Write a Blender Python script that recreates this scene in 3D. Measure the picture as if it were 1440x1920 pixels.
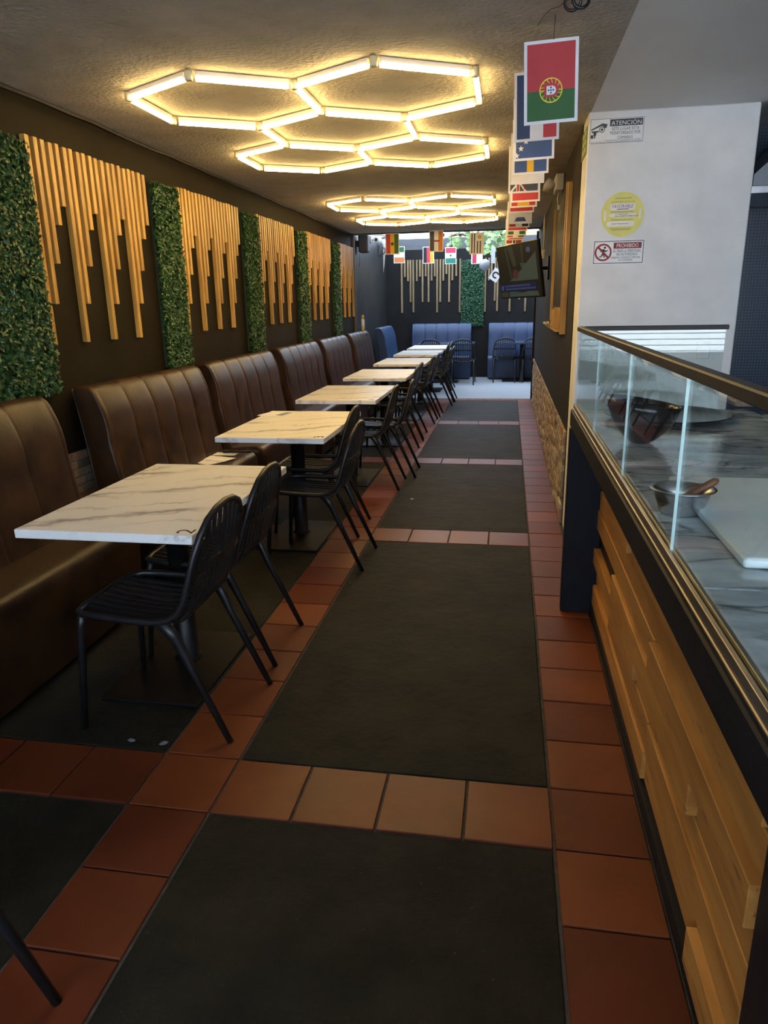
import bpy, bmesh, math, random
from mathutils import Matrix, Vector
random.seed(7)
PI = math.pi
for o in list(bpy.data.objects):
    bpy.data.objects.remove(o, do_unlink=True)
sc = bpy.context.scene
COL = sc.collection

# ------------------------------------------------------------------ camera
cam_data = bpy.data.cameras.new('camera')
cam = bpy.data.objects.new('camera', cam_data)
COL.objects.link(cam)
R = Matrix(((0.98581509, -0.03036966, 0.16506454),
            (0.16692202, 0.27986075, -0.9454179),
            (-0.01748307, 0.95956013, 0.28096031)))
M4 = R.to_4x4()
M4.translation = Vector((0, 0, 1.55))
cam.matrix_world = M4
cam_data.sensor_fit = 'VERTICAL'
cam_data.sensor_height = 24.0
cam_data.lens = 1331.0 / 1920.0 * 24.0
cam_data.clip_start = 0.05
sc.camera = cam

# ------------------------------------------------------------------ world, exposure
w = bpy.data.worlds.new('overcast_sky')
sc.world = w
w.use_nodes = True
SKY = 8.0
bg = w.node_tree.nodes['Background']
bg.inputs['Color'].default_value = (0.66, 0.80, 1.0, 1)
bg.inputs['Strength'].default_value = SKY
sc.view_settings.view_transform = 'Standard'
sc.view_settings.look = 'None'
sc.view_settings.exposure = 0.0
sc.view_settings.gamma = 1.0
sc.view_settings.use_curve_mapping = False
LED = 46.0
sun_data = bpy.data.lights.new('sun', 'SUN')
sun_data.energy = 60.0
sun_data.angle = 0.01
sun_data.color = (0.88, 0.94, 1.0)
sun = bpy.data.objects.new('sun', sun_data)
COL.objects.link(sun)
sun.rotation_euler = Vector((-0.72, -0.40, -0.57)).to_track_quat('-Z', 'Y').to_euler()

# ------------------------------------------------------------------ materials
MATS = {}
def newmat(name):
    m = bpy.data.materials.new(name); m.use_nodes = True
    MATS[name] = m
    nt = m.node_tree
    return m, nt, nt.nodes['Principled BSDF']

def N(nt, typ, **kw):
    n = nt.nodes.new(typ)
    for k, v in kw.items():
        if k.startswith('i_'):
            n.inputs[k[2:].replace('_', ' ')].default_value = v
        else:
            setattr(n, k, v)
    return n

def ramp(nt, fac, stops):
    r = N(nt, 'ShaderNodeValToRGB')
    el = r.color_ramp.elements
    while len(el) < len(stops):
        el.new(0.5)
    for e, (p, c) in zip(el, stops):
        e.position = p
        e.color = (c[0], c[1], c[2], 1)
    nt.links.new(fac, r.inputs['Fac'])
    return r.outputs['Color']

def coords(nt, scale=(1, 1, 1), rnd=True, kind='Object'):
    tc = N(nt, 'ShaderNodeTexCoord')
    mp = N(nt, 'ShaderNodeMapping')
    mp.inputs['Scale'].default_value = scale
    nt.links.new(tc.outputs[kind], mp.inputs['Vector'])
    if rnd:
        oi = N(nt, 'ShaderNodeObjectInfo')
        mu = N(nt, 'ShaderNodeMath', operation='MULTIPLY')
        mu.inputs[1].default_value = 37.0
        nt.links.new(oi.outputs['Random'], mu.inputs[0])
        nt.links.new(mu.outputs[0], mp.inputs['Location'])
    return mp.outputs['Vector']

def noisy(name, c1, c2, rough=0.6, scale=8.0, stretch=(1, 1, 1), bump=0.0, bscale=60.0, metal=0.0, rnd=True, detail=4, spec=0.5, lo=0.3, hi=0.7, rvar=0.0):
    m, nt, b = newmat(name)
    v = coords(nt, stretch, rnd)
    n = N(nt, 'ShaderNodeTexNoise'); n.inputs['Scale'].default_value = scale; n.inputs['Detail'].default_value = detail
    nt.links.new(v, n.inputs['Vector'])
    nt.links.new(ramp(nt, n.outputs['Fac'], [(lo, c1), (hi, c2)]), b.inputs['Base Color'])
    b.inputs['Roughness'].default_value = rough
    b.inputs['Metallic'].default_value = metal
    b.inputs['Specular IOR Level'].default_value = spec
    if rvar:
        mr = N(nt, 'ShaderNodeMapRange'); mr.inputs['To Min'].default_value = rough - rvar; mr.inputs['To Max'].default_value = rough + rvar
        nt.links.new(n.outputs['Fac'], mr.inputs['Value']); nt.links.new(mr.outputs[0], b.inputs['Roughness'])
    if bump:
        n2 = N(nt, 'ShaderNodeTexNoise'); n2.inputs['Scale'].default_value = bscale; n2.inputs['Detail'].default_value = 5
        nt.links.new(v, n2.inputs['Vector'])
        bp = N(nt, 'ShaderNodeBump'); bp.inputs['Strength'].default_value = bump; bp.inputs['Distance'].default_value = 0.01
        nt.links.new(n2.outputs['Fac'], bp.inputs['Height'])
        nt.links.new(bp.outputs['Normal'], b.inputs['Normal'])
    return m

def plain(name, c, rough=0.5, metal=0.0, spec=0.5):
    return noisy(name, [x * 0.94 for x in c], [min(1, x * 1.05) for x in c], rough, 12, metal=metal, spec=spec)

def random_tint(name, stops, rough=0.6, bump=0.2, bscale=40, nscale=9, amt=0.35, rvar=0.0):
    """colour of each piece from its own random number, mottled with noise"""
    m, nt, b = newmat(name)
    oi = N(nt, 'ShaderNodeObjectInfo')
    col = ramp(nt, oi.outputs['Random'], stops)
    v = coords(nt, (1, 1, 1), True)
    n = N(nt, 'ShaderNodeTexNoise'); n.inputs['Scale'].default_value = nscale; n.inputs['Detail'].default_value = 5
    nt.links.new(v, n.inputs['Vector'])
    g = ramp(nt, n.outputs['Fac'], [(0.3, (1 - amt,) * 3), (0.7, (1 + amt * 0.4,) * 3)])
    mx = N(nt, 'ShaderNodeMix', data_type='RGBA', blend_type='MULTIPLY')
    mx.inputs['Factor'].default_value = 1.0
    nt.links.new(col, mx.inputs['A']); nt.links.new(g, mx.inputs['B'])
    nt.links.new(mx.outputs['Result'], b.inputs['Base Color'])
    b.inputs['Roughness'].default_value = rough
    if rvar:
        mr = N(nt, 'ShaderNodeMapRange'); mr.inputs['To Min'].default_value = rough - rvar; mr.inputs['To Max'].default_value = rough + rvar
        nt.links.new(n.outputs['Fac'], mr.inputs['Value']); nt.links.new(mr.outputs[0], b.inputs['Roughness'])
    if bump:
        n2 = N(nt, 'ShaderNodeTexNoise'); n2.inputs['Scale'].default_value = bscale; n2.inputs['Detail'].default_value = 5
        nt.links.new(v, n2.inputs['Vector'])
        bp = N(nt, 'ShaderNodeBump'); bp.inputs['Strength'].default_value = bump; bp.inputs['Distance'].default_value = 0.01
        nt.links.new(n2.outputs['Fac'], bp.inputs['Height']); nt.links.new(bp.outputs['Normal'], b.inputs['Normal'])
    return m

def emitter(name, c, s):
    m, nt, b = newmat(name)
    b.inputs['Base Color'].default_value = (c[0] * 0.8, c[1] * 0.8, c[2] * 0.8, 1)
    b.inputs['Emission Color'].default_value = (*c, 1)
    b.inputs['Emission Strength'].default_value = s
    return m

def marble(name, base, vein, scale, rough, cloud, width=0.035, stretch=(1, 1, 1), strength=0.8):
    m, nt, b = newmat(name)
    v = coords(nt, stretch, True)
    n0 = N(nt, 'ShaderNodeTexNoise'); n0.inputs['Scale'].default_value = scale * 0.9; n0.inputs['Detail'].default_value = 6
    n0.inputs['Distortion'].default_value = 1.1
    nt.links.new(v, n0.inputs['Vector'])
    sub = N(nt, 'ShaderNodeMath', operation='SUBTRACT'); sub.inputs[1].default_value = 0.5
    ab = N(nt, 'ShaderNodeMath', operation='ABSOLUTE')
    nt.links.new(n0.outputs['Fac'], sub.inputs[0]); nt.links.new(sub.outputs[0], ab.inputs[0])
    vein_f = ramp(nt, ab.outputs[0], [(0.0, (strength,) * 3), (width * 0.35, (strength * 0.45,) * 3), (width, (0, 0, 0))])
    n1 = N(nt, 'ShaderNodeTexNoise'); n1.inputs['Scale'].default_value = scale * 0.7; n1.inputs['Detail'].default_value = 3
    nt.links.new(v, n1.inputs['Vector'])
    gate = ramp(nt, n1.outputs['Fac'], [(0.38, (0, 0, 0)), (0.54, (1, 1, 1))])
    mg = N(nt, 'ShaderNodeMath', operation='MULTIPLY')
    nt.links.new(vein_f, mg.inputs[0]); nt.links.new(gate, mg.inputs[1])
    n2 = N(nt, 'ShaderNodeTexNoise'); n2.inputs['Scale'].default_value = scale * 1.6; n2.inputs['Detail'].default_value = 7
    nt.links.new(v, n2.inputs['Vector'])
    cl = ramp(nt, n2.outputs['Fac'], [(0.3, cloud), (0.65, base)])
    mx = N(nt, 'ShaderNodeMix', data_type='RGBA')
    nt.links.new(mg.outputs[0], mx.inputs['Factor']); nt.links.new(cl, mx.inputs['A'])
    mx.inputs['B'].default_value = (*vein, 1)
    nt.links.new(mx.outputs['Result'], b.inputs['Base Color'])
    b.inputs['Roughness'].default_value = rough
    return m

def glassmat(name, tint, ior=1.5, rough=0.0):
    m, nt, b = newmat(name)
    out = nt.nodes['Material Output']
    tr = N(nt, 'ShaderNodeBsdfTransparent'); tr.inputs['Color'].default_value = (*tint, 1)
    gl = N(nt, 'ShaderNodeBsdfGlossy'); gl.inputs['Roughness'].default_value = rough
    lw = N(nt, 'ShaderNodeLayerWeight'); lw.inputs['Blend'].default_value = 0.5
    pw = N(nt, 'ShaderNodeMath', operation='POWER'); pw.inputs[1].default_value = 5.0
    ma = N(nt, 'ShaderNodeMath', operation='MULTIPLY_ADD'); ma.inputs[1].default_value = 0.55; ma.inputs[2].default_value = 0.04
    nt.links.new(lw.outputs['Facing'], pw.inputs[0]); nt.links.new(pw.outputs[0], ma.inputs[0])
    mx = N(nt, 'ShaderNodeMixShader')
    nt.links.new(ma.outputs[0], mx.inputs[0]); nt.links.new(tr.outputs[0], mx.inputs[1]); nt.links.new(gl.outputs[0], mx.inputs[2])
    nt.links.new(mx.outputs[0], out.inputs['Surface'])
    return m

def concrete_floor():
    m, nt, b = newmat('worn_black_concrete')
    v = coords(nt, (1, 1, 1), True)
    n = N(nt, 'ShaderNodeTexNoise'); n.inputs['Scale'].default_value = 5; n.inputs['Detail'].default_value = 8
    nt.links.new(v, n.inputs['Vector'])
    c = ramp(nt, n.outputs['Fac'], [(0.3, (0.009, 0.0085, 0.0065)), (0.7, (0.024, 0.021, 0.014))])
    n3 = N(nt, 'ShaderNodeTexNoise'); n3.inputs['Scale'].default_value = 55; n3.inputs['Detail'].default_value = 4
    nt.links.new(v, n3.inputs['Vector'])
    sp = ramp(nt, n3.outputs['Fac'], [(0.71, (0, 0, 0)), (0.78, (0.40, 0.40, 0.40))])
    mx = N(nt, 'ShaderNodeMix', data_type='RGBA')
    nt.links.new(sp, mx.inputs['Factor']); nt.links.new(c, mx.inputs['A']); mx.inputs['B'].default_value = (0.16, 0.15, 0.135, 1)
    nt.links.new(mx.outputs['Result'], b.inputs['Base Color'])
    b.inputs['Roughness'].default_value = 0.66
    b.inputs['Specular IOR Level'].default_value = 0.16
    n2 = N(nt, 'ShaderNodeTexNoise'); n2.inputs['Scale'].default_value = 13; n2.inputs['Detail'].default_value = 10; n2.inputs['Roughness'].default_value = 0.68
    nt.links.new(v, n2.inputs['Vector'])
    bp = N(nt, 'ShaderNodeBump'); bp.inputs['Strength'].default_value = 0.9; bp.inputs['Distance'].default_value = 0.016
    nt.links.new(n2.outputs['Fac'], bp.inputs['Height']); nt.links.new(bp.outputs['Normal'], b.inputs['Normal'])
    return m

def woodmat(name, dark, light, axis, rough=0.5, scale=9, fleck=None):
    st = {'x': (0.12, 1, 1), 'y': (1, 0.12, 1), 'z': (1, 1, 0.12)}[axis]
    m, nt, b = newmat(name)
    v = coords(nt, st, True)
    n = N(nt, 'ShaderNodeTexNoise'); n.inputs['Scale'].default_value = scale * 3; n.inputs['Detail'].default_value = 6; n.inputs['Distortion'].default_value = 0.6
    nt.links.new(v, n.inputs['Vector'])
    c = ramp(nt, n.outputs['Fac'], [(0.3, dark), (0.62, light)])
    oi = N(nt, 'ShaderNodeObjectInfo')
    tint = ramp(nt, oi.outputs['Random'], [(0, (0.78, 0.76, 0.74)), (1, (1.12, 1.1, 1.06))])
    mx = N(nt, 'ShaderNodeMix', data_type='RGBA', blend_type='MULTIPLY'); mx.inputs['Factor'].default_value = 1
    nt.links.new(c, mx.inputs['A']); nt.links.new(tint, mx.inputs['B'])
    res = mx.outputs['Result']
    if fleck:
        n4 = N(nt, 'ShaderNodeTexNoise'); n4.inputs['Scale'].default_value = 60; n4.inputs['Detail'].default_value = 2
        nt.links.new(v, n4.inputs['Vector'])
        f = ramp(nt, n4.outputs['Fac'], [(0.64, (0, 0, 0)), (0.72, (0.7, 0.7, 0.7))])
        m2 = N(nt, 'ShaderNodeMix', data_type='RGBA')
        nt.links.new(f, m2.inputs['Factor']); nt.links.new(res, m2.inputs['A']); m2.inputs['B'].default_value = (*fleck, 1)
        res = m2.outputs['Result']
    nt.links.new(res, b.inputs['Base Color'])
    b.inputs['Roughness'].default_value = rough
    return m

M = MATS
concrete_floor()
random_tint('terracotta', [(0.0, (0.105, 0.020, 0.008)), (0.5, (0.14, 0.031, 0.010)), (1.0, (0.18, 0.045, 0.013))], 0.45, 0.08, 30, 4, 0.28, 0.08)
M['terracotta'].node_tree.nodes['Principled BSDF'].inputs['Specular IOR Level'].default_value = 0.3
noisy('grout', (0.03, 0.026, 0.02), (0.07, 0.06, 0.05), 0.9, 30)
noisy('wall_brown_black', (0.011, 0.0075, 0.0030), (0.016, 0.011, 0.0045), 0.75, 3, spec=0.15, bump=0.05, bscale=40, rnd=False)
noisy('wall_charcoal', (0.013, 0.0105, 0.008), (0.018, 0.015, 0.0115), 0.7, 3, spec=0.2, bump=0.05, bscale=40, rnd=False)
noisy('wall_patio_grey', (0.018, 0.019, 0.020), (0.040, 0.042, 0.043), 0.36, 4, bump=0.1, bscale=14, rnd=False, stretch=(1, 1, 0.5))
noisy('wall_patio_dark', (0.010, 0.010, 0.010), (0.015, 0.0145, 0.0145), 0.75, 3, spec=0.15, bump=0.05, rnd=False)
noisy('stucco_ceiling', (0.36, 0.33, 0.285), (0.47, 0.435, 0.375), 0.9, 5, bump=1.0, bscale=42, rnd=False)
noisy('smooth_grey_paint', (0.70, 0.71, 0.72), (0.78, 0.79, 0.80), 0.6, 2, rnd=False)
noisy('white_plaster', (0.70, 0.70, 0.71), (0.80, 0.80, 0.80), 0.75, 5, bump=0.25, bscale=25, rnd=False)
noisy('beam_brown', (0.05, 0.042, 0.03), (0.08, 0.07, 0.05), 0.7, 10)
noisy('patio_floor_grey', (0.30, 0.33, 0.36), (0.40, 0.43, 0.46), 0.32, 6, stretch=(0.25, 2.5, 1), rnd=False, detail=6)
noisy('navy_panel', (0.006, 0.007, 0.011), (0.011, 0.013, 0.019), 0.5, 12, spec=0.3, bump=0.1, bscale=50)
noisy('black_painted_wood', (0.006, 0.006, 0.008), (0.013, 0.012, 0.013), 0.6, 20, spec=0.2, stretch=(1, 0.1, 1), bump=0.15, bscale=60)
random_tint('ledge_stone', [(0, (0.13, 0.10, 0.065)), (0.25, (0.38, 0.28, 0.17)), (0.45, (0.22, 0.17, 0.13)), (0.65, (0.44, 0.38, 0.29)), (0.85, (0.30, 0.15, 0.08)), (1, (0.28, 0.27, 0.255))], 0.75, 0.5, 28, 14, 0.4)
woodmat('pine_slat', (0.33, 0.165, 0.028), (0.56, 0.33, 0.075), 'z', 0.45, 8)
woodmat('counter_plank', (0.36, 0.15, 0.032), (0.56, 0.27, 0.065), 'y', 0.45, 6, fleck=(0.10, 0.035, 0.012))
woodmat('weathered_slat', (0.16, 0.11, 0.055), (0.27, 0.19, 0.10), 'z', 0.6, 8)
woodmat('plank_end', (0.20, 0.11, 0.06), (0.30, 0.18, 0.10), 'z', 0.8, 12)
noisy('brown_leather', (0.016, 0.0065, 0.0032), (0.056, 0.025, 0.0095), 0.40, 7, spec=0.34, bump=0.12, bscale=90, rvar=0.06)
noisy('brown_leather_piping', (0.10, 0.06, 0.04), (0.16, 0.10, 0.07), 0.4, 20)
noisy('blue_leather', (0.013, 0.034, 0.090), (0.019, 0.045, 0.115), 0.45, 6, bump=0.08, bscale=90)
noisy('black_plastic', (0.008, 0.008, 0.009), (0.012, 0.012, 0.013), 0.38, 30, spec=0.45)
noisy('black_metal', (0.004, 0.004, 0.005), (0.007, 0.007, 0.008), 0.42, 20, spec=0.3)
def calacatta(name):
    m, nt, b = newmat(name)
    tc = N(nt, 'ShaderNodeTexCoord'); oi = N(nt, 'ShaderNodeObjectInfo')
    mp = N(nt, 'ShaderNodeMapping'); mp.inputs['Rotation'].default_value = (0, 0, -0.42)
    mu = N(nt, 'ShaderNodeMath', operation='MULTIPLY'); mu.inputs[1].default_value = 23.0
    nt.links.new(oi.outputs['Random'], mu.inputs[0]); nt.links.new(mu.outputs[0], mp.inputs['Location'])
    nt.links.new(tc.outputs['Object'], mp.inputs['Vector'])
    col = None
    tot = None
    for sc_, dist, lo, amp in ((0.85, 5.5, 0.985, 0.85), (1.9, 8.0, 0.992, 0.55)):
        wv = N(nt, 'ShaderNodeTexWave'); wv.bands_direction = 'Y'; wv.wave_profile = 'SIN'
        wv.inputs['Scale'].default_value = sc_; wv.inputs['Distortion'].default_value = dist
        wv.inputs['Detail'].default_value = 5; wv.inputs['Detail Scale'].default_value = 1.3; wv.inputs['Detail Roughness'].default_value = 0.62
        nt.links.new(mp.outputs[0], wv.inputs['Vector'])
        r = ramp(nt, wv.outputs['Fac'], [(lo - 0.10, (0, 0, 0)), (lo - 0.02, (amp * 0.28,) * 3), (1.0, (amp,) * 3)])
        if tot is None:
            tot = r
        else:
            ad = N(nt, 'ShaderNodeMath', operation='MAXIMUM'); nt.links.new(tot, ad.inputs[0]); nt.links.new(r, ad.inputs[1]); tot = ad.outputs[0]
    n1 = N(nt, 'ShaderNodeTexNoise'); n1.inputs['Scale'].default_value = 3.0; n1.inputs['Detail'].default_value = 3
    nt.links.new(mp.outputs[0], n1.inputs['Vector'])
    gate = ramp(nt, n1.outputs['Fac'], [(0.36, (0.1, 0.1, 0.1)), (0.58, (1, 1, 1))])
    mg = N(nt, 'ShaderNodeMath', operation='MULTIPLY'); nt.links.new(tot, mg.inputs[0]); nt.links.new(gate, mg.inputs[1])
    mx = N(nt, 'ShaderNodeMix', data_type='RGBA')
    nt.links.new(mg.outputs[0], mx.inputs['Factor'])
    mx.inputs['A'].default_value = (0.85, 0.84, 0.82, 1); mx.inputs['B'].default_value = (0.24, 0.22, 0.22, 1)
    nt.links.new(mx.outputs['Result'], b.inputs['Base Color'])
    b.inputs['Roughness'].default_value = 0.3
calacatta('white_marble_laminate')
marble('grey_marble_slab', (0.56, 0.60, 0.63), (0.08, 0.09, 0.10), 3.6, 0.14, (0.20, 0.23, 0.26), 0.055, (0.9, 1.6, 1), 1.0)
plain('navy_table', (0.03, 0.045, 0.08), 0.3)
emitter('led_diffuser', (1.0, 0.68, 0.25), LED)
plain('lamp_white', (0.72, 0.70, 0.66), 0.4)
m_, nt_, b_ = newmat('clear_connector')
b_.inputs['Base Color'].default_value = (0.75, 0.66, 0.42, 1); b_.inputs['Roughness'].default_value = 0.2
noisy('boxwood_leaf', (0.010, 0.042, 0.012), (0.045, 0.125, 0.030), 0.38, 60, rnd=False, lo=0.25, hi=0.75)
noisy('leaf_backing', (0.008, 0.02, 0.008), (0.015, 0.03, 0.012), 0.9, 30)
noisy('emerald_leaf', (0.006, 0.045, 0.018), (0.014, 0.095, 0.035), 0.35, 40, rnd=False)
noisy('vine_leaf', (0.15, 0.28, 0.08), (0.35, 0.50, 0.20), 0.5, 30, rnd=False)
plain('paper_white', (0.78, 0.77, 0.80), 0.8)
for nm, c in dict(red=(0.50, 0.045, 0.055), dkred=(0.30, 0.03, 0.035), green=(0.035, 0.12, 0.035), navy=(0.035, 0.06, 0.15), blue=(0.04, 0.085, 0.24),
                  yellow=(0.75, 0.45, 0.03), black=(0.015, 0.015, 0.017), orange=(0.62, 0.20, 0.05), teal=(0.03, 0.25, 0.17), lemon=(0.80, 0.66, 0.05),
                  pink=(0.62, 0.05, 0.10), steelblue=(0.20, 0.22, 0.30), gold=(0.45, 0.27, 0.05), slate=(0.06, 0.07, 0.09), purple=(0.25, 0.03, 0.25)).items():
    plain('print_' + nm, c, 0.7)
plain('sign_white', (0.80, 0.81, 0.83), 0.5)
plain('sticker_yellow', (0.72, 0.66, 0.16), 0.5)
plain('sticker_pale', (0.80, 0.77, 0.72), 0.5)
plain('sticker_line', (0.28, 0.25, 0.10), 0.6)
plain('sign_plum', (0.16, 0.03, 0.10), 0.5)
plain('exit_green', (0.16, 0.22, 0.06), 0.5)
plain('exit_pale', (0.55, 0.62, 0.35), 0.5)
plain('switch_white', (0.70, 0.70, 0.70), 0.4)
plain('cable_cream', (0.50, 0.42, 0.28), 0.5)
noisy('brushed_steel', (0.50, 0.50, 0.51), (0.62, 0.62, 0.63), 0.22, 20, metal=1.0)
noisy('channel_metal', (0.20, 0.17, 0.13), (0.40, 0.36, 0.31), 0.38, 14, metal=0.85, stretch=(1, 0.15, 1))
noisy('rail_bronze', (0.020, 0.016, 0.013), (0.032, 0.026, 0.021), 0.5, 16, spec=0.3)
glassmat('pane_glass', (0.90, 0.95, 0.94), 1.5)
glassmat('plastic_film', (0.92, 0.92, 0.92), 1.5, 0.05)
plain('glass_edge', (0.70, 0.80, 0.80), 0.15)
noisy('dark_bowl', (0.012, 0.010, 0.010), (0.03, 0.02, 0.018), 0.16, 8)
plain('tray_black', (0.018, 0.017, 0.017), 0.3)
noisy('board_white', (0.68, 0.73, 0.73), (0.78, 0.82, 0.82), 0.45, 4, bump=0.08, bscale=30)
noisy('pestle_wood', (0.12, 0.045, 0.022), (0.20, 0.08, 0.04), 0.5, 20)
plain('tv_bezel', (0.012, 0.012, 0.013), 0.25)
for nm, c, s in (('tv_dark', (0.012, 0.012, 0.010), 1.0), ('tv_mass', (0.060, 0.075, 0.055), 1.0), ('tv_olive', (0.040, 0.042, 0.026), 1.0),
                 ('tv_red', (0.075, 0.028, 0.022), 1.0), ('tv_band', (0.010, 0.014, 0.055), 1.0), ('tv_text', (0.06, 0.08, 0.17), 1.0), ('tv_teal', (0.03, 0.075, 0.065), 1.0)):
    emitter(nm, c, s * 0.6)
    M[nm].node_tree.nodes['Principled BSDF'].inputs['Base Color'].default_value = (0.004, 0.004, 0.004, 1)
    M[nm].node_tree.nodes['Principled BSDF'].inputs['Specular IOR Level'].default_value = 0.12
m_, nt_, b_ = newmat('lantern_glass')
b_.inputs['Base Color'].default_value = (0.75, 0.77, 0.80, 1); b_.inputs['Roughness'].default_value = 0.3
plain('balloon_silver', (0.30, 0.32, 0.35), 0.22)
plain('camera_beige', (0.45, 0.42, 0.36), 0.5)
plain('speaker_brown', (0.05, 0.035, 0.025), 0.6)
plain('bottle_gold', (0.55, 0.36, 0.06), 0.3)
plain('roof_clay', (0.55, 0.28, 0.17), 0.8)
plain('parapet_grey', (0.08, 0.083, 0.09), 0.7)
plain('street_grey', (0.42, 0.42, 0.41), 0.9)
plain('shutter_white', (0.74, 0.76, 0.78), 0.5)
m_, nt_, b_ = newmat('kitchen_mesh_navy')
v_ = coords(nt_, (1, 1, 1), False)
br = N(nt_, 'ShaderNodeTexBrick'); br.offset = 0.0
br.inputs['Scale'].default_value = 22; br.inputs['Mortar Size'].default_value = 0.06
br.inputs['Brick Width'].default_value = 0.5; br.inputs['Row Height'].default_value = 0.5
br.inputs['Color1'].default_value = (0.05, 0.085, 0.14, 1); br.inputs['Color2'].default_value = (0.055, 0.09, 0.15, 1)
br.inputs['Mortar'].default_value = (0.012, 0.02, 0.035, 1)
mp_ = N(nt_, 'ShaderNodeMapping'); mp_.inputs['Rotation'].default_value = (PI / 2, 0, 0)
nt_.links.new(v_, mp_.inputs['Vector']); nt_.links.new(mp_.outputs[0], br.inputs['Vector'])
nt_.links.new(br.outputs['Color'], b_.inputs['Base Color']); b_.inputs['Roughness'].default_value = 0.35
noisy('hood_metal', (0.16, 0.18, 0.20), (0.22, 0.24, 0.26), 0.4, 8, metal=0.6)

# ------------------------------------------------------------------ mesh helpers
class MB:
    def __init__(s):
        s.v = []; s.f = []; s.sm = []
    def add(s, verts, faces, smooth=False):
        k = len(s.v)
        s.v += [tuple(p) for p in verts]
        s.f += [tuple(i + k for i in f) for f in faces]
        s.sm += [smooth] * len(faces)
        return s
    def box(s, x0, x1, y0, y1, z0, z1, mat=None):
        vs = [(x, y, z) for z in (z0, z1) for y in (y0, y1) for x in (x0, x1)]
        if mat is not None:
            vs = [mat @ Vector(p) for p in vs]
        return s.add(vs, [(0, 2, 3, 1), (4, 5, 7, 6), (0, 1, 5, 4), (1, 3, 7, 5), (3, 2, 6, 7), (2, 0, 4, 6)])
    def prism(s, pts, axis, a, b):
        """closed 2D polygon extruded along axis from a to b"""
        def P(p, t):
            return {'x': (t, p[0], p[1]), 'y': (p[0], t, p[1]), 'z': (p[0], p[1], t)}[axis]
        n = len(pts)
        vs = [P(p, a) for p in pts] + [P(p, b) for p in pts]
        fs = [tuple(range(n - 1, -1, -1)), tuple(range(n, 2 * n))] + [(i, (i + 1) % n, n + (i + 1) % n, n + i) for i in range(n)]
        return s.add(vs, fs)
    def tube(s, path, radii, n=8, closed=False, sx=1.0, sy=1.0, up=None):
        P = [Vector(p) for p in path]
        if not isinstance(radii, (list, tuple)):
            radii = [radii] * len(P)
        L = len(P); vs = []; fs = []
        ref = Vector(up) if up else None
        prev = None
        for i, p in enumerate(P):
            if closed:
                t = (P[(i + 1) % L] - P[i - 1]).normalized()
            else:
                t = (P[min(i + 1, L - 1)] - P[max(i - 1, 0)]).normalized()
            if ref is not None:
                a = ref - t * ref.dot(t)
            elif prev is not None:
                a = prev - t * prev.dot(t)
            else:
                q = Vector((0, 0, 1)) if abs(t.z) < 0.9 else Vector((1, 0, 0))
                a = q - t * q.dot(t)
            a.normalize(); prev = a
            b = t.cross(a)
            for k in range(n):
                th = 2 * PI * (k + 0.5) / n
                vs.append(p + a * (math.cos(th) * radii[i] * sx) + b * (math.sin(th) * radii[i] * sy))
        m = L if closed else L - 1
        for i in range(m):
            for k in range(n):
                a0 = i * n + k; a1 = i * n + (k + 1) % n
                b0 = ((i + 1) % L) * n + k; b1 = ((i + 1) % L) * n + (k + 1) % n
                fs.append((a0, a1, b1, b0))
        s.add(vs, fs, n > 4)
        if not closed:
            k = len(s.v) - len(vs)
            s.f += [tuple(k + j for j in range(n - 1, -1, -1)), tuple(k + (L - 1) * n + j for j in range(n))]
            s.sm += [False, False]
        return s
    def lathe(s, prof, n=24, c=(0, 0, 0), closed_prof=False):
        vs = []; fs = []
        m = len(prof)
        for r, z in prof:
            for k in range(n):
                th = 2 * PI * k / n
                vs.append((c[0] + r * math.cos(th), c[1] + r * math.sin(th), c[2] + z))
        for i in range(m if closed_prof else m - 1):
            for k in range(n):
                i2 = (i + 1) % m
                fs.append((i * n + k, i * n + (k + 1) % n, i2 * n + (k + 1) % n, i2 * n + k))
        return s.add(vs, fs, True)
    def sphere(s, c, r, n=12, sz=1.0):
        prof = [(max(1e-4, r * math.sin(PI * i / n)), -r * sz * math.cos(PI * i / n)) for i in range(n + 1)]
        return s.lathe(prof, n * 2, c)
    def mesh(s, name, bevel=0.0, seg=1):
        me = bpy.data.meshes.new(name)
        me.from_pydata(s.v, [], s.f)
        me.polygons.foreach_set('use_smooth', s.sm)
        if bevel:
            bm = bmesh.new(); bm.from_mesh(me)
            bmesh.ops.bevel(bm, geom=bm.edges[:], offset=bevel, segments=seg, affect='EDGES', profile=0.5)
            bmesh.ops.recalc_face_normals(bm, faces=bm.faces[:])
            bm.to_mesh(me); bm.free()
        else:
            bm = bmesh.new(); bm.from_mesh(me)
            bmesh.ops.recalc_face_normals(bm, faces=bm.faces[:])
            bm.to_mesh(me); bm.free()
        me.update()
        return me
    def build(s, name, mat, parent=None, bevel=0.0, seg=1, loc=None, rot=None):
        return place(name, s.mesh(name, bevel, seg), mat, parent, loc, rot)

def place(name, me, mat, parent=None, loc=None, rot=None):
    o = bpy.data.objects.new(name, me)
    COL.objects.link(o)
    if mat and not me.materials:
        me.materials.append(M[mat])
    if parent:
        o.parent = parent
    if loc: o.location = loc
    if rot: o.rotation_euler = rot
    return o

def thing(name, label, cat, loc=(0, 0, 0), rot=(0, 0, 0), group=None):
    o = bpy.data.objects.new(name, None)
    COL.objects.link(o)
    o.location = loc; o.rotation_euler = rot
    o.empty_display_size = 0.1
    return tag(o, label, cat, group)

def tag(o, label, cat, group=None):
    o['label'] = label; o['category'] = cat
    if group: o['group'] = group
    return o

def struct(o, label=None):
    o['kind'] = 'structure'
    if label: o['label'] = label
    return o

def copy_tree(o, parent=None):
    c = o.copy(); COL.objects.link(c); c.parent = parent
    for ch in list(o.children):
        copy_tree(ch, c)
    return c

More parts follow.
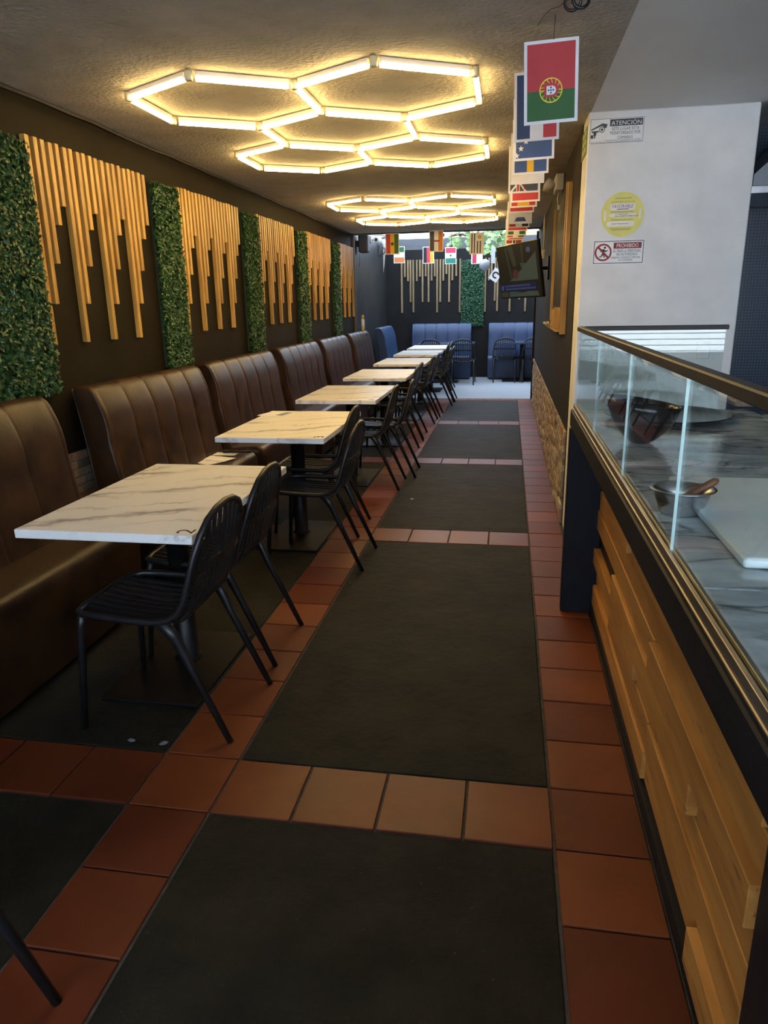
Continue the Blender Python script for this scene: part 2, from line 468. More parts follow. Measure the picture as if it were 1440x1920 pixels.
def text(name, s, mat, parent, cx, cz, width, height, y, shear=0.0, depth=0.0006, rot=None):
    """flat lettering facing -y, fitted into width x height around (cx, cz)"""
    cu = bpy.data.curves.new(name, 'FONT'); cu.body = s; cu.extrude = 0.0; cu.shear = shear
    cu.resolution_u = 3
    tmp = bpy.data.objects.new('tmp', cu)
    me = bpy.data.meshes.new_from_object(tmp)
    bpy.data.objects.remove(tmp, do_unlink=True)
    xs = [v.co.x for v in me.vertices]; ys = [v.co.y for v in me.vertices]
    x0, x1, y0, y1 = min(xs), max(xs), min(ys), max(ys)
    for v in me.vertices:
        u = ((v.co.x - x0) / (x1 - x0) - 0.5) * width
        t = ((v.co.y - y0) / (y1 - y0) - 0.5) * height
        v.co = (u, 0, t)
    me.materials.clear()
    o = place(name, me, mat, parent, (cx, y, cz))
    if rot: o.rotation_euler = rot
    return o

def flat(pts, y, d=0.0005):
    """thin printed piece: polygon in x-z, front at y, facing -y"""
    b = MB(); b.prism(pts, 'y', y, y + d); return b

def rect(x0, x1, z0, z1):
    return [(x0, z0), (x1, z0), (x1, z1), (x0, z1)]

def disc(cx, cz, rx, rz=None, n=28):
    rz = rz or rx
    return [(cx + rx * math.cos(2 * PI * k / n), cz + rz * math.sin(2 * PI * k / n)) for k in range(n)]

def ring(b, cx, cz, r0, r1, y, d=0.0005, n=36, a0=0, a1=2 * PI):
    vs = []; fs = []
    full = abs(a1 - a0 - 2 * PI) < 1e-6
    m = n if full else n + 1
    for k in range(m):
        t = a0 + (a1 - a0) * k / n
        for r in (r0, r1):
            vs.append((cx + r * math.cos(t), y, cz + r * math.sin(t)))
    for k in range(n):
        j = (k + 1) % m
        fs.append((2 * k, 2 * k + 1, 2 * j + 1, 2 * j))
    b.add(vs, fs)
    return b

# ------------------------------------------------------------------ dimensions
WL, WR = -2.43, 0.42          # corridor walls
ZC = 2.60                     # ceiling
YF, YE = -1.6, 11.5           # front opening, end of the ceiling
YP = 12.05                    # threshold to the patio
YB = 15.70                    # patio end wall
PX = -2.60                    # patio left wall
KX = 3.2                      # far side of the bar

# ------------------------------------------------------------------ structure: floor
floor = struct(MB().box(WL - 0.2, KX + 0.2, YF, YP, -0.2, -0.008).build('floor', 'grout'), 'red terracotta tile grid around black worn concrete panels')
tile_cache = {}
def tile(x0, x1, y0, y1):
    g = 0.004
    key = (round(x1 - x0, 3), round(y1 - y0, 3))
    if key not in tile_cache:
        hx, hy = key[0] / 2 - g, key[1] / 2 - g
        tile_cache[key] = MB().box(-hx, hx, -hy, hy, -0.012, 0).mesh('tile', 0.002)
    place('tile', tile_cache[key], 'terracotta', floor, ((x0 + x1) / 2, (y0 + y1) / 2, random.uniform(-0.0008, 0.0008)))
def panel(x0, x1, y0, y1):
    cx, cy = (x0 + x1) / 2, (y0 + y1) / 2
    MB().box(x0 - cx + 0.006, x1 - cx - 0.006, y0 - cy + 0.006, y1 - cy - 0.006, -0.012, 0).build('concrete_panel', 'worn_black_concrete', floor, 0.003, loc=(cx, cy, -0.002))
bands = [(-0.93, -0.65), (1.785, 2.065), (4.525, 4.81), (6.99, 7.25), (9.42, 9.70), (11.85, 12.04)]
CA, CB, CC = -1.18, -0.90, 0.18
for i, (a, b) in enumerate(bands):
    for k in range(4):
        tile(CB + (CC - CB) * k / 4, CB + (CC - CB) * (k + 1) / 4, a, b)
    tile(CA, CB, a, b)
    tile(CC, 0.455 if b < 3.5 else 0.412, a, b)
    for k in range(4):
        tile(CA - 0.28 * (k + 1), CA - 0.28 * k, a, b)
segs = [(-0.65, 1.785, 9), (2.065, 4.525, 9), (4.81, 6.99, 8), (7.25, 9.42, 8), (9.70, 11.85, 8)]
for a, b, n in segs:
    for k in range(n):
        y0, y1 = a + (b - a) * k / n, a + (b - a) * (k + 1) / n
        tile(CA, CB, y0, y1)
        if y1 < 3.45:
            tile(CC, 0.455, y0, y1)
        else:
            tile(CC, 0.412 if y0 > 3.5 else 0.455, y0, y1)
    panel(CB, CC, a, b)
    panel(CA - 1.12, CA, a, b)
MB().box(0.46, KX, YF, YP - 0.3, -0.012, 0).build('bar_floor_slab', 'grout', floor)
patio_floor = struct(MB().box(PX - 0.2, KX, YP, YB + 0.1, -0.2, 0.0).build('floor', 'patio_floor_grey'), 'pale grey patio floor in daylight')
MB().box(WL, WR, 12.035, 12.05, -0.01, 0.004).build('threshold_strip', 'channel_metal', floor)

# ------------------------------------------------------------------ structure: ceiling and walls
struct(MB().box(WL - 0.2, 0.435, YF, YE, ZC, ZC + 0.25).build('ceiling', 'stucco_ceiling'), 'rough stucco ceiling, grey beige')
struct(MB().box(0.435, 1.40, YF, YE, ZC, ZC + 0.25).build('ceiling', 'smooth_grey_paint'), 'smooth light grey soffit above the bar')
struct(MB().box(1.40, KX + 0.2, YF, YE, 2.78, 3.0).build('ceiling', 'smooth_grey_paint'), 'grey ceiling over the kitchen side')
wall_left = struct(MB().box(WL - 0.2, WL, YF, YE + 0.02, 0, ZC).build('wall_left', 'wall_brown_black'), 'dark brown painted wall behind the sofas')
wall_right = struct(MB().box(WR, WR + 0.14, 5.05, YP + 0.02, 0, ZC).build('wall_right', 'wall_charcoal'), 'charcoal wall with a stone faced foot')
struct(MB().box(WR, WR + 0.14, YE, YP + 0.02, ZC, ZC + 0.25).build('trim_1', 'wall_charcoal'))
pillar = struct(MB().box(0.425, 1.36, 4.747, 5.05, 0, ZC).build('wall_pillar', 'white_plaster', None, 0.006), 'broad white plaster pillar at the end of the bar')
struct(MB().box(PX, WR, YE, YE + 0.10, 2.585, 2.85).build('trim_2', 'beam_brown'), 'brown edge beam where the ceiling ends')
struct(MB().box(WL - 0.02, WL + 0.03, YE - 0.03, YE + 0.03, 0, ZC).build('trim_3', 'beam_brown'), 'brown post at the end of the left wall')
struct(MB().box(WR - 0.03, WR + 0.16, YP - 0.02, YP + 0.06, 0, ZC).build('trim_4', 'wall_charcoal'), 'dark post at the end of the right wall')
struct(MB().box(PX - 0.2, PX, YE, YB + 0.2, 0, 2.92).build('wall_patio_left', 'wall_patio_grey'), 'glossy grey patio wall')
struct(MB().box(PX - 0.2, KX, YB, YB + 0.15, 0, 2.63).build('wall_end', 'wall_patio_dark'), 'near black patio end wall')
struct(MB().box(PX - 0.2, KX, YB + 0.15, YB + 0.30, 0, 2.86).build('wall_parapet', 'parapet_grey'), 'grey parapet above the patio end wall')
struct(MB().box(KX, KX + 0.2, YF, YB + 0.2, 0, 2.9).build('wall_bar_side', 'wall_charcoal'))
struct(MB().box(WR + 0.14, KX, 6.25, 6.4, 0, 2.78).build('wall_kitchen', 'kitchen_mesh_navy'), 'navy gridded kitchen wall behind the pillar')
struct(MB().box(WR + 0.14, KX, YE, YE + 0.15, 0, 2.78).build('wall_kitchen_rear', 'wall_charcoal'))
struct(MB().box(WL - 0.2, KX + 0.2, YF - 0.15, YF, 0, 0.96).build('wall_front', 'wall_brown_black'))
struct(MB().box(WL - 0.2, -2.3, YF - 0.15, YF, 0.96, 3.0).build('wall_front', 'wall_brown_black'))
struct(MB().box(0.0, 0.30, YF - 0.15, YF, 0.96, 3.0).build('wall_front', 'wall_brown_black'))
struct(MB().box(-2.3, 0.0, YF - 0.15, YF, 2.52, 3.0).build('wall_front', 'wall_brown_black'))
struct(MB().box(KX + 0.2, KX + 0.5, YE, YB + 3, 0, 7.5).build('wall_sun_block', 'parapet_grey'))  # added tall wall out of view, keeps direct sun off the patio
struct(MB().box(PX - 0.2, KX + 0.2, YE + 0.1, 12.7, 2.97, 3.1).build('ceiling', 'parapet_grey'), 'added unseen roof panel that limits the patio daylight')  # roof added above the visible area to cut sky light in the patio
# crumbling cable strip along the left wall top
pth = [(WL + 0.012 + random.uniform(-0.004, 0.004), -1 + k * 0.25, ZC - 0.012 + random.uniform(-0.006, 0.004)) for k in range(50)]
struct(MB().tube(pth, 0.009, 6).build('trim_5', 'beam_brown'), 'thin rough moulding along the ceiling edge')

# ledge stone facing at the foot of both walls
stone_cache = []
for k in range(14):
    L = random.uniform(0.12, 0.30); h = 0.048; t = random.uniform(0.008, 0.022)
    stone_cache.append((L, MB().box(-t, 0.004, -L / 2 + 0.002, L / 2 - 0.002, -h / 2 + 0.0015, h / 2 - 0.0015).mesh('stone', 0.003)))
def stones(wall, x, y0, y1, z1, flip, limit):
    cnt = 0; rest = MB()
    rows = int(z1 / 0.048)
    items = []
    for r in range(rows):
        y = y0
        while y < y1 - 0.05:
            L, me = random.choice(stone_cache)
            if y + L > y1:
                break
            items.append((y + L / 2, r * 0.048 + 0.024, L, me)); y += L
    items.sort(key=lambda q: q[0])
    for i, (yc, zc, L, me) in enumerate(items):
        if i < limit:
            place('stone', me, 'ledge_stone', wall, (x, yc, zc), (0, 0, PI) if flip else (0, 0, 0))
        else:
            t = random.uniform(0.008, 0.022)
            rest.box(x - t if not flip else x - 0.004, x + 0.004 if not flip else x + t, yc - L / 2 + 0.002, yc + L / 2 - 0.002, zc - 0.0225, zc + 0.0225)
    if rest.v:
        o = rest.build('stone_facing', 'ledge_stone', wall); o['kind'] = 'stuff'
stones(wall_right, WR, 5.06, 12.0, 0.70, False, 290)
stones(wall_left, WL, 3.05, 5.6, 0.78, True, 230)

# ------------------------------------------------------------------ LED honeycomb lamps
def hex_lamp(y0, label):
    t = thing('honeycomb_lamp', label, 'ceiling lamp', (-1.055, y0, ZC), group='honeycomb LED lamps on the stucco ceiling')
    s, hw = 0.5, 0.433
    verts = {}; edges = set()
    def key(x, y): return (round(x, 2), round(y, 2))
    for cx in (-hw, hw):
        for cy in (0.0, 1.5):
            ps = [(cx + hw, cy + .25), (cx, cy + .5), (cx - hw, cy + .25), (cx - hw, cy - .25), (cx, cy - .5), (cx + hw, cy - .25)]
            for i in range(6):
                a, b = key(*ps[i]), key(*ps[(i + 1) % 6])
                verts[a] = ps[i]; verts[b] = ps[(i + 1) % 6]
                edges.add(tuple(sorted((a, b))))
    for cx in (-hw, hw):
        a, b = key(cx, .5), key(cx, 1.0); edges.add(tuple(sorted((a, b))))
    L = 0.44
    body = MB().box(-L / 2, L / 2, -0.012, 0.012, -0.030, -0.004).mesh('light_bar', 0.002)
    prof = [(0.013 * math.cos(th), -0.0305 + 0.016 * math.sin(th)) for th in [PI + PI * k / 6 for k in range(7)]]
    d = MB(); d.prism([(0.0135, -0.026)] + prof[::-1] + [(-0.0135, -0.026)], 'x', -L / 2 + 0.003, L / 2 - 0.003)
    diff = d.mesh('diffuser')
    con = MB().lathe([(0.001, -0.046), (0.017, -0.046), (0.019, -0.04), (0.019, -0.006), (0.001, -0.004)], 10).mesh('connector')
    for a, b in sorted(edges):
        pa, pb = verts[a], verts[b]
        o = place('light_bar', body, 'lamp_white', t, ((pa[0] + pb[0]) / 2, (pa[1] + pb[1]) / 2, 0), (0, 0, math.atan2(pb[1] - pa[1], pb[0] - pa[0])))
        place('diffuser', diff, 'led_diffuser', o)
    for p in verts.values():
        place('connector', con, 'clear_connector', t, (p[0], p[1], 0))
    return t
hex_lamp(4.0, 'lit honeycomb LED lamp on the ceiling, the nearer and larger one')
hex_lamp(8.12, 'lit honeycomb LED lamp on the ceiling, the farther one towards the patio')

# ------------------------------------------------------------------ slats and green panels on the left wall
ST = 2.395
patt = [1.37, 1.58, 1.79, 1.99, 2.085]
slat_me = [MB().box(-0.0, 0.030, -0.0165, 0.0165, z, ST).mesh('slat', 0.0015) for z in patt]
def slat_panel(y0, n, label):
    t = thing('slat_panel', label, 'wall panel', (WL, y0, 0), group='stepped pine slat panels on the left wall')
    for k in range(n):
        place('slat', slat_me[k % 5], 'pine_slat', t, (0, 0.0165 + 0.0626 * k, random.uniform(-0.004, 0.004)), (random.uniform(-.002, .002), 0, 0))
slat_panel(3.56, 20, 'stepped pine slats between the two nearest green panels on the left wall')
slat_panel(5.27, 20, 'stepped pine slats above the third brown sofa, second cluster from the front')
slat_panel(6.99, 20, 'stepped pine slats above the fourth brown sofa, middle cluster of the left wall')
slat_panel(8.71, 20, 'stepped pine slats above the fifth brown sofa, fourth cluster from the front')
slat_panel(10.43, 16, 'stepped pine slats at the far end of the left wall, smallest in view')

def leaf_wall(t, mat, ext_a, ext_z, n, size, depth, plane):
    """leaf tufts on a plane; plane 'x' -> spreads along y, faces +x; 'y' -> spreads along x, faces -y"""
    vs = []; fs = []
    rnd = random.Random(hash((ext_a, ext_z, n)) & 0xffff)
    for i in range(n):
        a = rnd.uniform(0, ext_a); z = rnd.uniform(0, ext_z); d = depth * (0.35 + 0.65 * rnd.random())
        if plane == 'x': c = Vector((d, a, z))
        else: c = Vector((a, -d, z))
        nv = Vector((1 if plane == 'x' else 0, -1 if plane == 'y' else 0, 0)) + Vector((rnd.uniform(-.9, .9), rnd.uniform(-.9, .9), rnd.uniform(-.5, 1.1)))
        nv.normalize()
        u = nv.orthogonal().normalized()
        u = Matrix.Rotation(rnd.uniform(0, 2 * PI), 3, nv) @ u
        v = nv.cross(u)
        s = size * rnd.uniform(0.7, 1.25)
        k = len(vs)
        vs += [c - u * s, c - u * s * .1 + v * s * .55 + nv * s * .12, c + u * s, c - u * s * .1 - v * s * .55 + nv * s * .12]
        fs += [(k, k + 1, k + 2, k + 3)]
    b = MB(); b.add(vs, fs)
    me = bpy.data.meshes.new('leaves'); me.from_pydata(b.v, [], b.f); me.update()
    o = place('leaves', me, mat, t); o['kind'] = 'stuff'
    return o
def green_panel(y0, y1, z0, z1, n, label):
    t = thing('boxwood_panel', label, 'green panel', (WL, y0, z0), group='artificial boxwood panels on the left wall')
    MB().box(0, 0.018, 0.01, y1 - y0 - 0.01, 0.01, z1 - z0 - 0.01).build('backing', 'leaf_backing', t)
    leaf_wall(t, 'boxwood_leaf', y1 - y0, z1 - z0, n, 0.0145, 0.055, 'x')
green_panel(2.95, 3.545, 1.12, 2.355, 11000, 'artificial boxwood panel nearest the camera, cut by the left picture edge')
green_panel(4.86, 5.25, 1.13, 2.37, 7500, 'artificial boxwood panel after the first slat cluster, above the gap of two sofas')
green_panel(6.58, 6.98, 1.13, 2.37, 7000, 'artificial boxwood panel, third from the front on the left wall')
green_panel(8.29, 8.70, 1.13, 2.37, 6000, 'artificial boxwood panel, fourth from the front on the left wall')
green_panel(10.02, 10.42, 1.13, 2.37, 5000, 'artificial boxwood panel farthest back on the left wall')

# ------------------------------------------------------------------ end wall slats and green panel
def end_slats(items, label):
    t = thing('slat_panel', label, 'wall panel', (0, YB, 0), group='thin pine slat clusters on the patio end wall')
    for x, z in items:
        MB().box(-0.018, 0.018, -0.03, 0, z, 2.43).build('slat', 'weathered_slat', t, 0.0015, loc=(x, 0, 0))
end_slats([(-2.263, 1.363), (-2.196, 2.091), (-2.13, 2.005), (-2.077, 1.578), (-2.018, 1.369), (-1.941, 2.001), (-1.875, 2.093), (-1.82, 1.58), (-1.753, 2.096), (-1.694, 1.577), (-1.628, 2.006), (-1.562, 2.092), (-1.511, 1.361), (-1.445, 1.573), (-1.382, 2.001), (-1.318, 2.133), (-1.258, 1.57), (-1.193, 2.006), (-1.113, 2.088), (-1.032, 1.354)],
          'row of thin hanging pine slats left of the emerald panel on the end wall')
end_slats([(-0.504, 1.358), (-0.434, 1.989), (-0.38, 2.05), (-0.305, 1.578), (-0.252, 1.37), (-0.19, 2.0), (-0.12, 2.1), (0.006, 1.36), (0.09, 2.0), (0.2, 1.6), (0.326, 1.355), (0.42, 2.0)],
          'thin pine slats on the end wall partly hidden behind the television')
t = thing('ivy_panel', 'emerald artificial leaf panel on the patio end wall', 'green panel', (-1.0, YB, 1.07))
MB().box(0.01, 0.46, -0.015, 0, 0.01, 1.32).build('backing', 'leaf_backing', t)
leaf_wall(t, 'emerald_leaf', 0.47, 1.33, 5000, 0.018, 0.05, 'y')

# ------------------------------------------------------------------ sofas
def smooth_prof(pts, r, n=4):
    """round the corners of a closed 2D polygon; r per corner"""
    out = []
    L = len(pts)
    for i in range(L):
        p = Vector(pts[i]); a = Vector(pts[i - 1]); b = Vector(pts[(i + 1) % L])
        rr = min(r[i], (a - p).length * .45, (b - p).length * .45)
        if rr < 1e-4:
            out.append(tuple(p)); continue
        pa = p + (a - p).normalized() * rr; pb = p + (b - p).normalized() * rr
        for k in range(n + 1):
            q = k / n
            out.append(tuple(pa * (1 - q) ** 2 + p * 2 * q * (1 - q) + pb * q * q))
    return out
def puffed(prof, L, chan, name, mat, parent, amp=0.010, end=0.03, front=None):
    """sweep a profile (x,z) along y, pinched at the channel seams and rounded at the ends"""
    cx = sum(p[0] for p in prof) / len(prof); cz = sum(p[1] for p in prof) / len(prof)
    ys = []
    for k in range(5):
        q = k / 4
        ys.append((end * (1 - math.sin(q * PI / 2)), end * (1 - math.cos(q * PI / 2)) if False else end * (1 - math.sqrt(max(0, 1 - (1 - q) ** 2)))))
    st = [(0.0, end * 0.75), (end * 0.12, end * 0.42), (end * 0.4, end * 0.16), (end, 0.0)]
    body = []
    nseg = chan
    for i in range(nseg):
        a = end + (L - 2 * end) * i / nseg; b = end + (L - 2 * end) * (i + 1) / nseg
        for q in ((0.0, 1.0), (0.02, .55), (0.07, .15), (0.25, 0), (0.75, 0), (0.93, .15), (0.98, .55)):
            if i == 0 and q[0] == 0: continue
            body.append((a + (b - a) * q[0], amp * q[1]))
    stations = st + body + [(L - y, d) for y, d in st[::-1]]
    vs = []; fs = []; n = len(prof)
    for y, d in stations:
        for p in prof:
            v = Vector((cx - p[0], cz - p[1])); l = v.length or 1
            q = Vector(p) + v / l * d
            vs.append((q.x, y, q.y))
    for i in range(len(stations) - 1):
        for k in range(n):
            fs.append((i * n + k, i * n + (k + 1) % n, (i + 1) * n + (k + 1) % n, (i + 1) * n + k))
    b = MB(); b.add(vs, fs, True)
    k = (len(stations) - 1) * n
    b.add([], [])
    b.f += [tuple(range(n)), tuple(range(k, k + n))]; b.sm += [False, False]
    return b.build(name, mat, parent)
# profile in local x (0 at the wall, + towards the room) and z
BACK = smooth_prof([(0.11, 0.44), (0.28, 0.44), (0.235, 0.72), (0.205, 0.98), (0.13, 1.145), (0.015, 1.13), (0.045, 0.94), (0.09, 0.58)], [0.01, 0.02, 0.1, 0.1, 0.07, 0.02, 0.1, 0.1])
SEAT = smooth_prof([(0.10, 0.03), (0.535, 0.03), (0.56, 0.492), (0.20, 0.468), (0.10, 0.468)], [0.01, 0.015, 0.10, 0.02, 0.01], 7)
def sofa(L, label, loc, rz=0.0, mat='brown_leather', pip='brown_leather_piping', chan=5, cat='sofa', group=None):
    t = thing('booth_sofa', label, cat, loc, (0, 0, rz), group)
    puffed(SEAT, L, 1, 'seat', mat, t, 0.0, 0.02)
    bk = puffed(BACK, L, chan, 'backrest', mat, t, 0.011, 0.03)
    for yy in (0.012, L - 0.012):
        MB().tube([(0.012, yy, 1.125), (0.042, yy, 0.94), (0.088, yy, 0.58), (0.106, yy, 0.46)], 0.004, 5).build('piping', pip, bk)
    MB().box(0.13, 0.50, 0.03, L - 0.03, 0.0, 0.032).build('plinth', 'black_metal', t)
    return t
G = 'brown leather booth sofas along the left wall'
sofa(1.55, 'brown leather booth sofa at the left edge, nearest the camera, beside table 2', (WL + 0.005, 1.72, 0), group=G)
sofa(1.46, 'brown leather booth sofa with papers on its seat, behind table 2', (WL + 0.005, 3.665, 0), group=G)
sofa(1.56, 'brown leather booth sofa behind table 3, third from the camera', (WL + 0.005, 5.29, 0), group=G)
sofa(1.50, 'brown leather booth sofa fourth from the camera, below the middle slat cluster', (WL + 0.005, 7.10, 0), group=G)
sofa(1.44, 'brown leather booth sofa fifth from the camera, second last of the brown ones', (WL + 0.005, 8.81, 0), group=G)
sofa(1.38, 'brown leather booth sofa farthest back, next to the blue one', (WL + 0.005, 10.50, 0), group=G)
GB = 'blue leather booth sofas in the patio'
sofa(1.30, 'blue leather booth sofa against the left patio wall', (WL + 0.005, 13.15, 0), 0, 'blue_leather', 'blue_leather', 4, group=GB)
sofa(1.26, 'blue leather booth sofa at the end wall left of the emerald panel', (-2.03, YB - 0.005, 0), -PI / 2, 'blue_leather', 'blue_leather', 5, group=GB)
sofa(1.60, 'blue leather booth sofa at the end wall below the television', (-0.41, YB - 0.005, 0), -PI / 2, 'blue_leather', 'blue_leather', 6, group=GB)

# ------------------------------------------------------------------ tables
TW, TL, TZ = 0.695, 1.12, 0.78
top_me = MB().box(-TW / 2, TW / 2, 0, TL, TZ - 0.034, TZ).mesh('tabletop', 0.0025)
pole_me = MB().lathe([(0.001, 0.012), (0.062, 0.012), (0.062, 0.016), (0.048, 0.02), (0.048, TZ - 0.05), (0.12, TZ - 0.045), (0.12, TZ - 0.036), (0.001, TZ - 0.036)], 20).mesh('pole')
base_me = MB().box(-0.21, 0.21, -0.33, 0.33, 0, 0.012).mesh('base_plate', 0.003)
def table(y, label, num=None, x=-1.4225, mat='white_marble_laminate', rz=0):
    t = thing('cafe_table', label, 'table', (x, y, 0), (0, 0, rz), 'cafe tables')
    place('tabletop', top_me.copy(), mat, t)
    place('pole', pole_me, 'black_metal', t, (0.02, TL / 2 - 0.03, 0))
    place('base_plate', base_me, 'black_metal', t, (0.02, TL / 2 - 0.09, 0))
    if num:
        o = text('number', num, 'print_black', t, 0, 0, 0.050, 0.062, 0)
        o.location = (TW / 2 - 0.043, 0.048, TZ + 0.0008)
        o.rotation_euler = (-PI / 2, 0, PI / 2)
        o.rotation_euler = Matrix(((0, 0, -1), (1, 0, 0), (0, -1, 0))).to_euler()
    return t
table(2.22, 'white marble table marked 2, nearest the camera', '2')
table(4.10, 'white marble table marked 3 with a folded menu on it', '3')
table(5.85, 'white marble table third from the camera, before the fourth brown sofa', '4')
table(7.67, 'white marble table fourth from the camera, mid corridor', '5')
table(9.50, 'white marble table fifth from the camera, under the farther honeycomb lamp', '6')
table(11.25, 'white marble table by the patio threshold, second last of the white row')
table(12.80, 'white marble table standing in the patio daylight, last of the white row')
table(14.74, 'navy topped table before the left blue end sofa', None, -1.78, 'navy_table', -PI / 2)
table(14.93, 'navy topped table before the right blue end sofa', None, -0.24, 'navy_table', -PI / 2)

# ------------------------------------------------------------------ chairs
def make_chair():
    t = thing('slatted_chair', '', 'chair')
    half = [(0.0, 0.285, 0.448), (0.12, 0.283, 0.450), (0.185, 0.268, 0.453), (0.212, 0.235, 0.456), (0.222, 0.16, 0.456), (0.228, 0.05, 0.452), (0.230, -0.06, 0.452), (0.229, -0.115, 0.462),
            (0.227, -0.155, 0.490), (0.223, -0.178, 0.535), (0.216, -0.196, 0.61), (0.203, -0.214, 0.69), (0.178, -0.229, 0.755), (0.135, -0.239, 0.80), (0.07, -0.245, 0.826)]
    loop = half + [(0.0, -0.246, 0.833)] + [(-x, y, z) for x, y, z in half[:0:-1]]
    MB().tube(loop, 0.0135, 8, True).build('rim', 'black_plastic', t)
    # seat slats front to back, dished
    for k in range(9):
        x = -0.168 + 0.042 * k
        ax = abs(x)
        zf = 0.452; yf = 0.275 - (0.02 if ax > .15 else 0)
        p = [(x, yf, zf), (x, 0.20, 0.438 + ax * .03), (x, 0.05, 0.424 + ax * .05), (x, -0.07, 0.424 + ax * .05), (x, -0.135, 0.440), (x * 0.98, -0.165, 0.475)]
        MB().tube(p, 0.0185, 4, False, 0.40, 0.70, up=(0, 0, 1)).build('seat_slat', 'black_plastic', t)
    for k in range(9):
        x = -0.168 + 0.042 * k
        ax = abs(x)
        ztop = 0.832 if ax < .06 else (0.815 if ax < .1 else (0.79 if ax < .14 else 0.745))
        ytop = -0.2485 + (0.833 - ztop) * 0.15
        p = [(x * .98, -0.165, 0.475), (x * .98, -0.195 + ax * .05, 0.53), (x, -0.222 + ax * .1, 0.62), (x, -0.236 + ax * .08, 0.70), (x, ytop, ztop)]
        MB().tube(p, 0.0165, 4, False, 0.40, 0.72, up=(0, 1, 0)).build('back_slat', 'black_plastic', t)
    band = [(-0.212, -0.200, 0.628), (-0.12, -0.222, 0.632), (0, -0.232, 0.634), (0.12, -0.222, 0.632), (0.212, -0.200, 0.628)]
    MB().tube(band, 0.021, 4, False, 1.0, 0.4, up=(0, 0, 1)).build('back_band', 'black_plastic', t)
    under = [(-0.21, -0.10, 0.440), (-0.1, -0.10, 0.416), (0.1, -0.10, 0.416), (0.21, -0.10, 0.440)]
    MB().tube(under, 0.014, 6).build('seat_rail', 'black_plastic', t)
    for s in (-1, 1):
        MB().tube([(s * 0.198, 0.245, 0.455), (s * 0.203, 0.256, 0.40), (s * 0.222, 0.288, 0.0)], [0.019, 0.0145, 0.012], 10).build('leg', 'black_plastic', t)
        MB().tube([(s * 0.218, -0.085, 0.452), (s * 0.208, -0.125, 0.39), (s * 0.206, -0.16, 0.31), (s * 0.213, -0.288, 0.0)], [0.026, 0.020, 0.016, 0.012], 10).build('leg', 'black_plastic', t)
    for ch in t.children:
        for v in ch.data.vertices:
            z = v.co.z
            v.co.z = z * 1.045
            if z > 0.5: v.co.y -= (z - 0.5) * 0.06
            if z < 0.30 and v.co.y < 0: v.co.y -= (0.30 - z) * 0.06
    return t
proto = make_chair()
first = [True]
def chair(x, y, rz, label, group='black slatted chairs'):
    o = proto if first[0] else copy_tree(proto)
    first[0] = False
    o.location = (x, y, 0); o.rotation_euler = (0, 0, rz)
    tag(o, label, 'chair', group)
F = PI / 2
chair(-1.27, 2.38, F - 0.03, 'black slatted chair in front at table 2, nearest whole chair')
chair(-1.29, 2.95, F, 'black slatted chair at table 2, behind the nearest one')
chair(-1.13, 4.165, F - 0.02, 'black slatted chair pulled out at the near end of table 3')
chair(-1.29, 4.80, F, 'black slatted chair tucked in at the far end of table 3')
chair(-1.20, 6.10, F, 'black slatted chair at the near end of the third white table')
chair(-1.12, 6.56, F + 0.03, 'black slatted chair at the far end of the third white table')
chair(-1.25, 7.98, F, 'black slatted chair at the near end of the fourth white table')
chair(-1.27, 8.55, F, 'black slatted chair at the far end of the fourth white table')
chair(-1.24, 9.62, F, 'black slatted chair at the near end of the fifth white table')
chair(-1.22, 10.22, F, 'black slatted chair at the far end of the fifth white table')
chair(-1.14, 11.38, F, 'black slatted chair at the threshold table, the nearer of two')
chair(-1.13, 11.88, F, 'black slatted chair at the threshold table, the farther of two')
chair(-1.30, 12.98, F, 'black slatted chair at the last white table, nearer one')
chair(-1.28, 13.50, F, 'black slatted chair at the last white table, farther one')
chair(-1.295, 0.905, F, 'black slatted chair of which only one leg shows at bottom left')
chair(-1.50, 14.45, 0, 'black slatted chair with its round back to us, left of the patio tables')
chair(-0.86, 14.40, 0, 'black slatted chair with its back to us, right end of left navy table')
chair(-0.06, 14.84, 0, 'black slatted chair with its back to us at the right navy table')
chair(0.51, 14.84, 0, 'black slatted chair half hidden behind the right wall edge')

# ------------------------------------------------------------------ bar counter
CX0, CXP, CXR = 0.31, 0.475, 1.12
CY0, CY1 = -0.9, 3.56
ct = thing('bar_counter', 'bar counter clad in staggered wood planks below a black fascia', 'counter', (0, 0, 0))
MB().box(CXP + 0.012, CXR - 0.04, CY0, CY1 - 0.02, 0.0, 1.0).build('body', 'navy_panel', ct)
MB().box(0.455, CXP + 0.011, CY0, 3.50, 0.0, 0.065).build('kickboard', 'black_painted_wood', ct, 0.006)
MB().box(0.308, CXP + 0.01, 3.50, 3.56, 0.003, 0.962).build('end_panel', 'navy_panel', ct, 0.004)
MB().box(0.463, CXP + 0.011, 0.90, 1.10, 0.066, 0.95).build('end_post', 'navy_panel', ct, 0.004)
MB().box(CX0, CX0 + 0.035, CY0, CY1, 0.965, 1.044).build('fascia', 'black_painted_wood', ct, 0.004)
MB().box(CX0 + 0.036, CXP + 0.011, CY0, CY1, 0.965, 0.985).build('overhang', 'black_painted_wood', ct)
PK = []   # rows: z0, z1, [(ystart, yend, thickness)...]
PK.append((0.075, 0.175, [(3.46, 2.05, .026), (2.045, 1.40, .020), (1.385, 1.10, .034)]))
PK.append((0.178, 0.282, [(3.47, 2.96, .018), (2.955, 2.05, .022), (2.04, 1.10, .024)]))
PK.append((0.285, 0.362, [(3.48, 2.30, .028), (2.29, 1.10, .020)]))
PK.append((0.365, 0.462, [(2.86, 1.52, .030), (1.50, 1.10, .020)]))
PK.append((0.465, 0.560, [(3.485, 2.06, .024), (2.05, 1.10, .032)]))
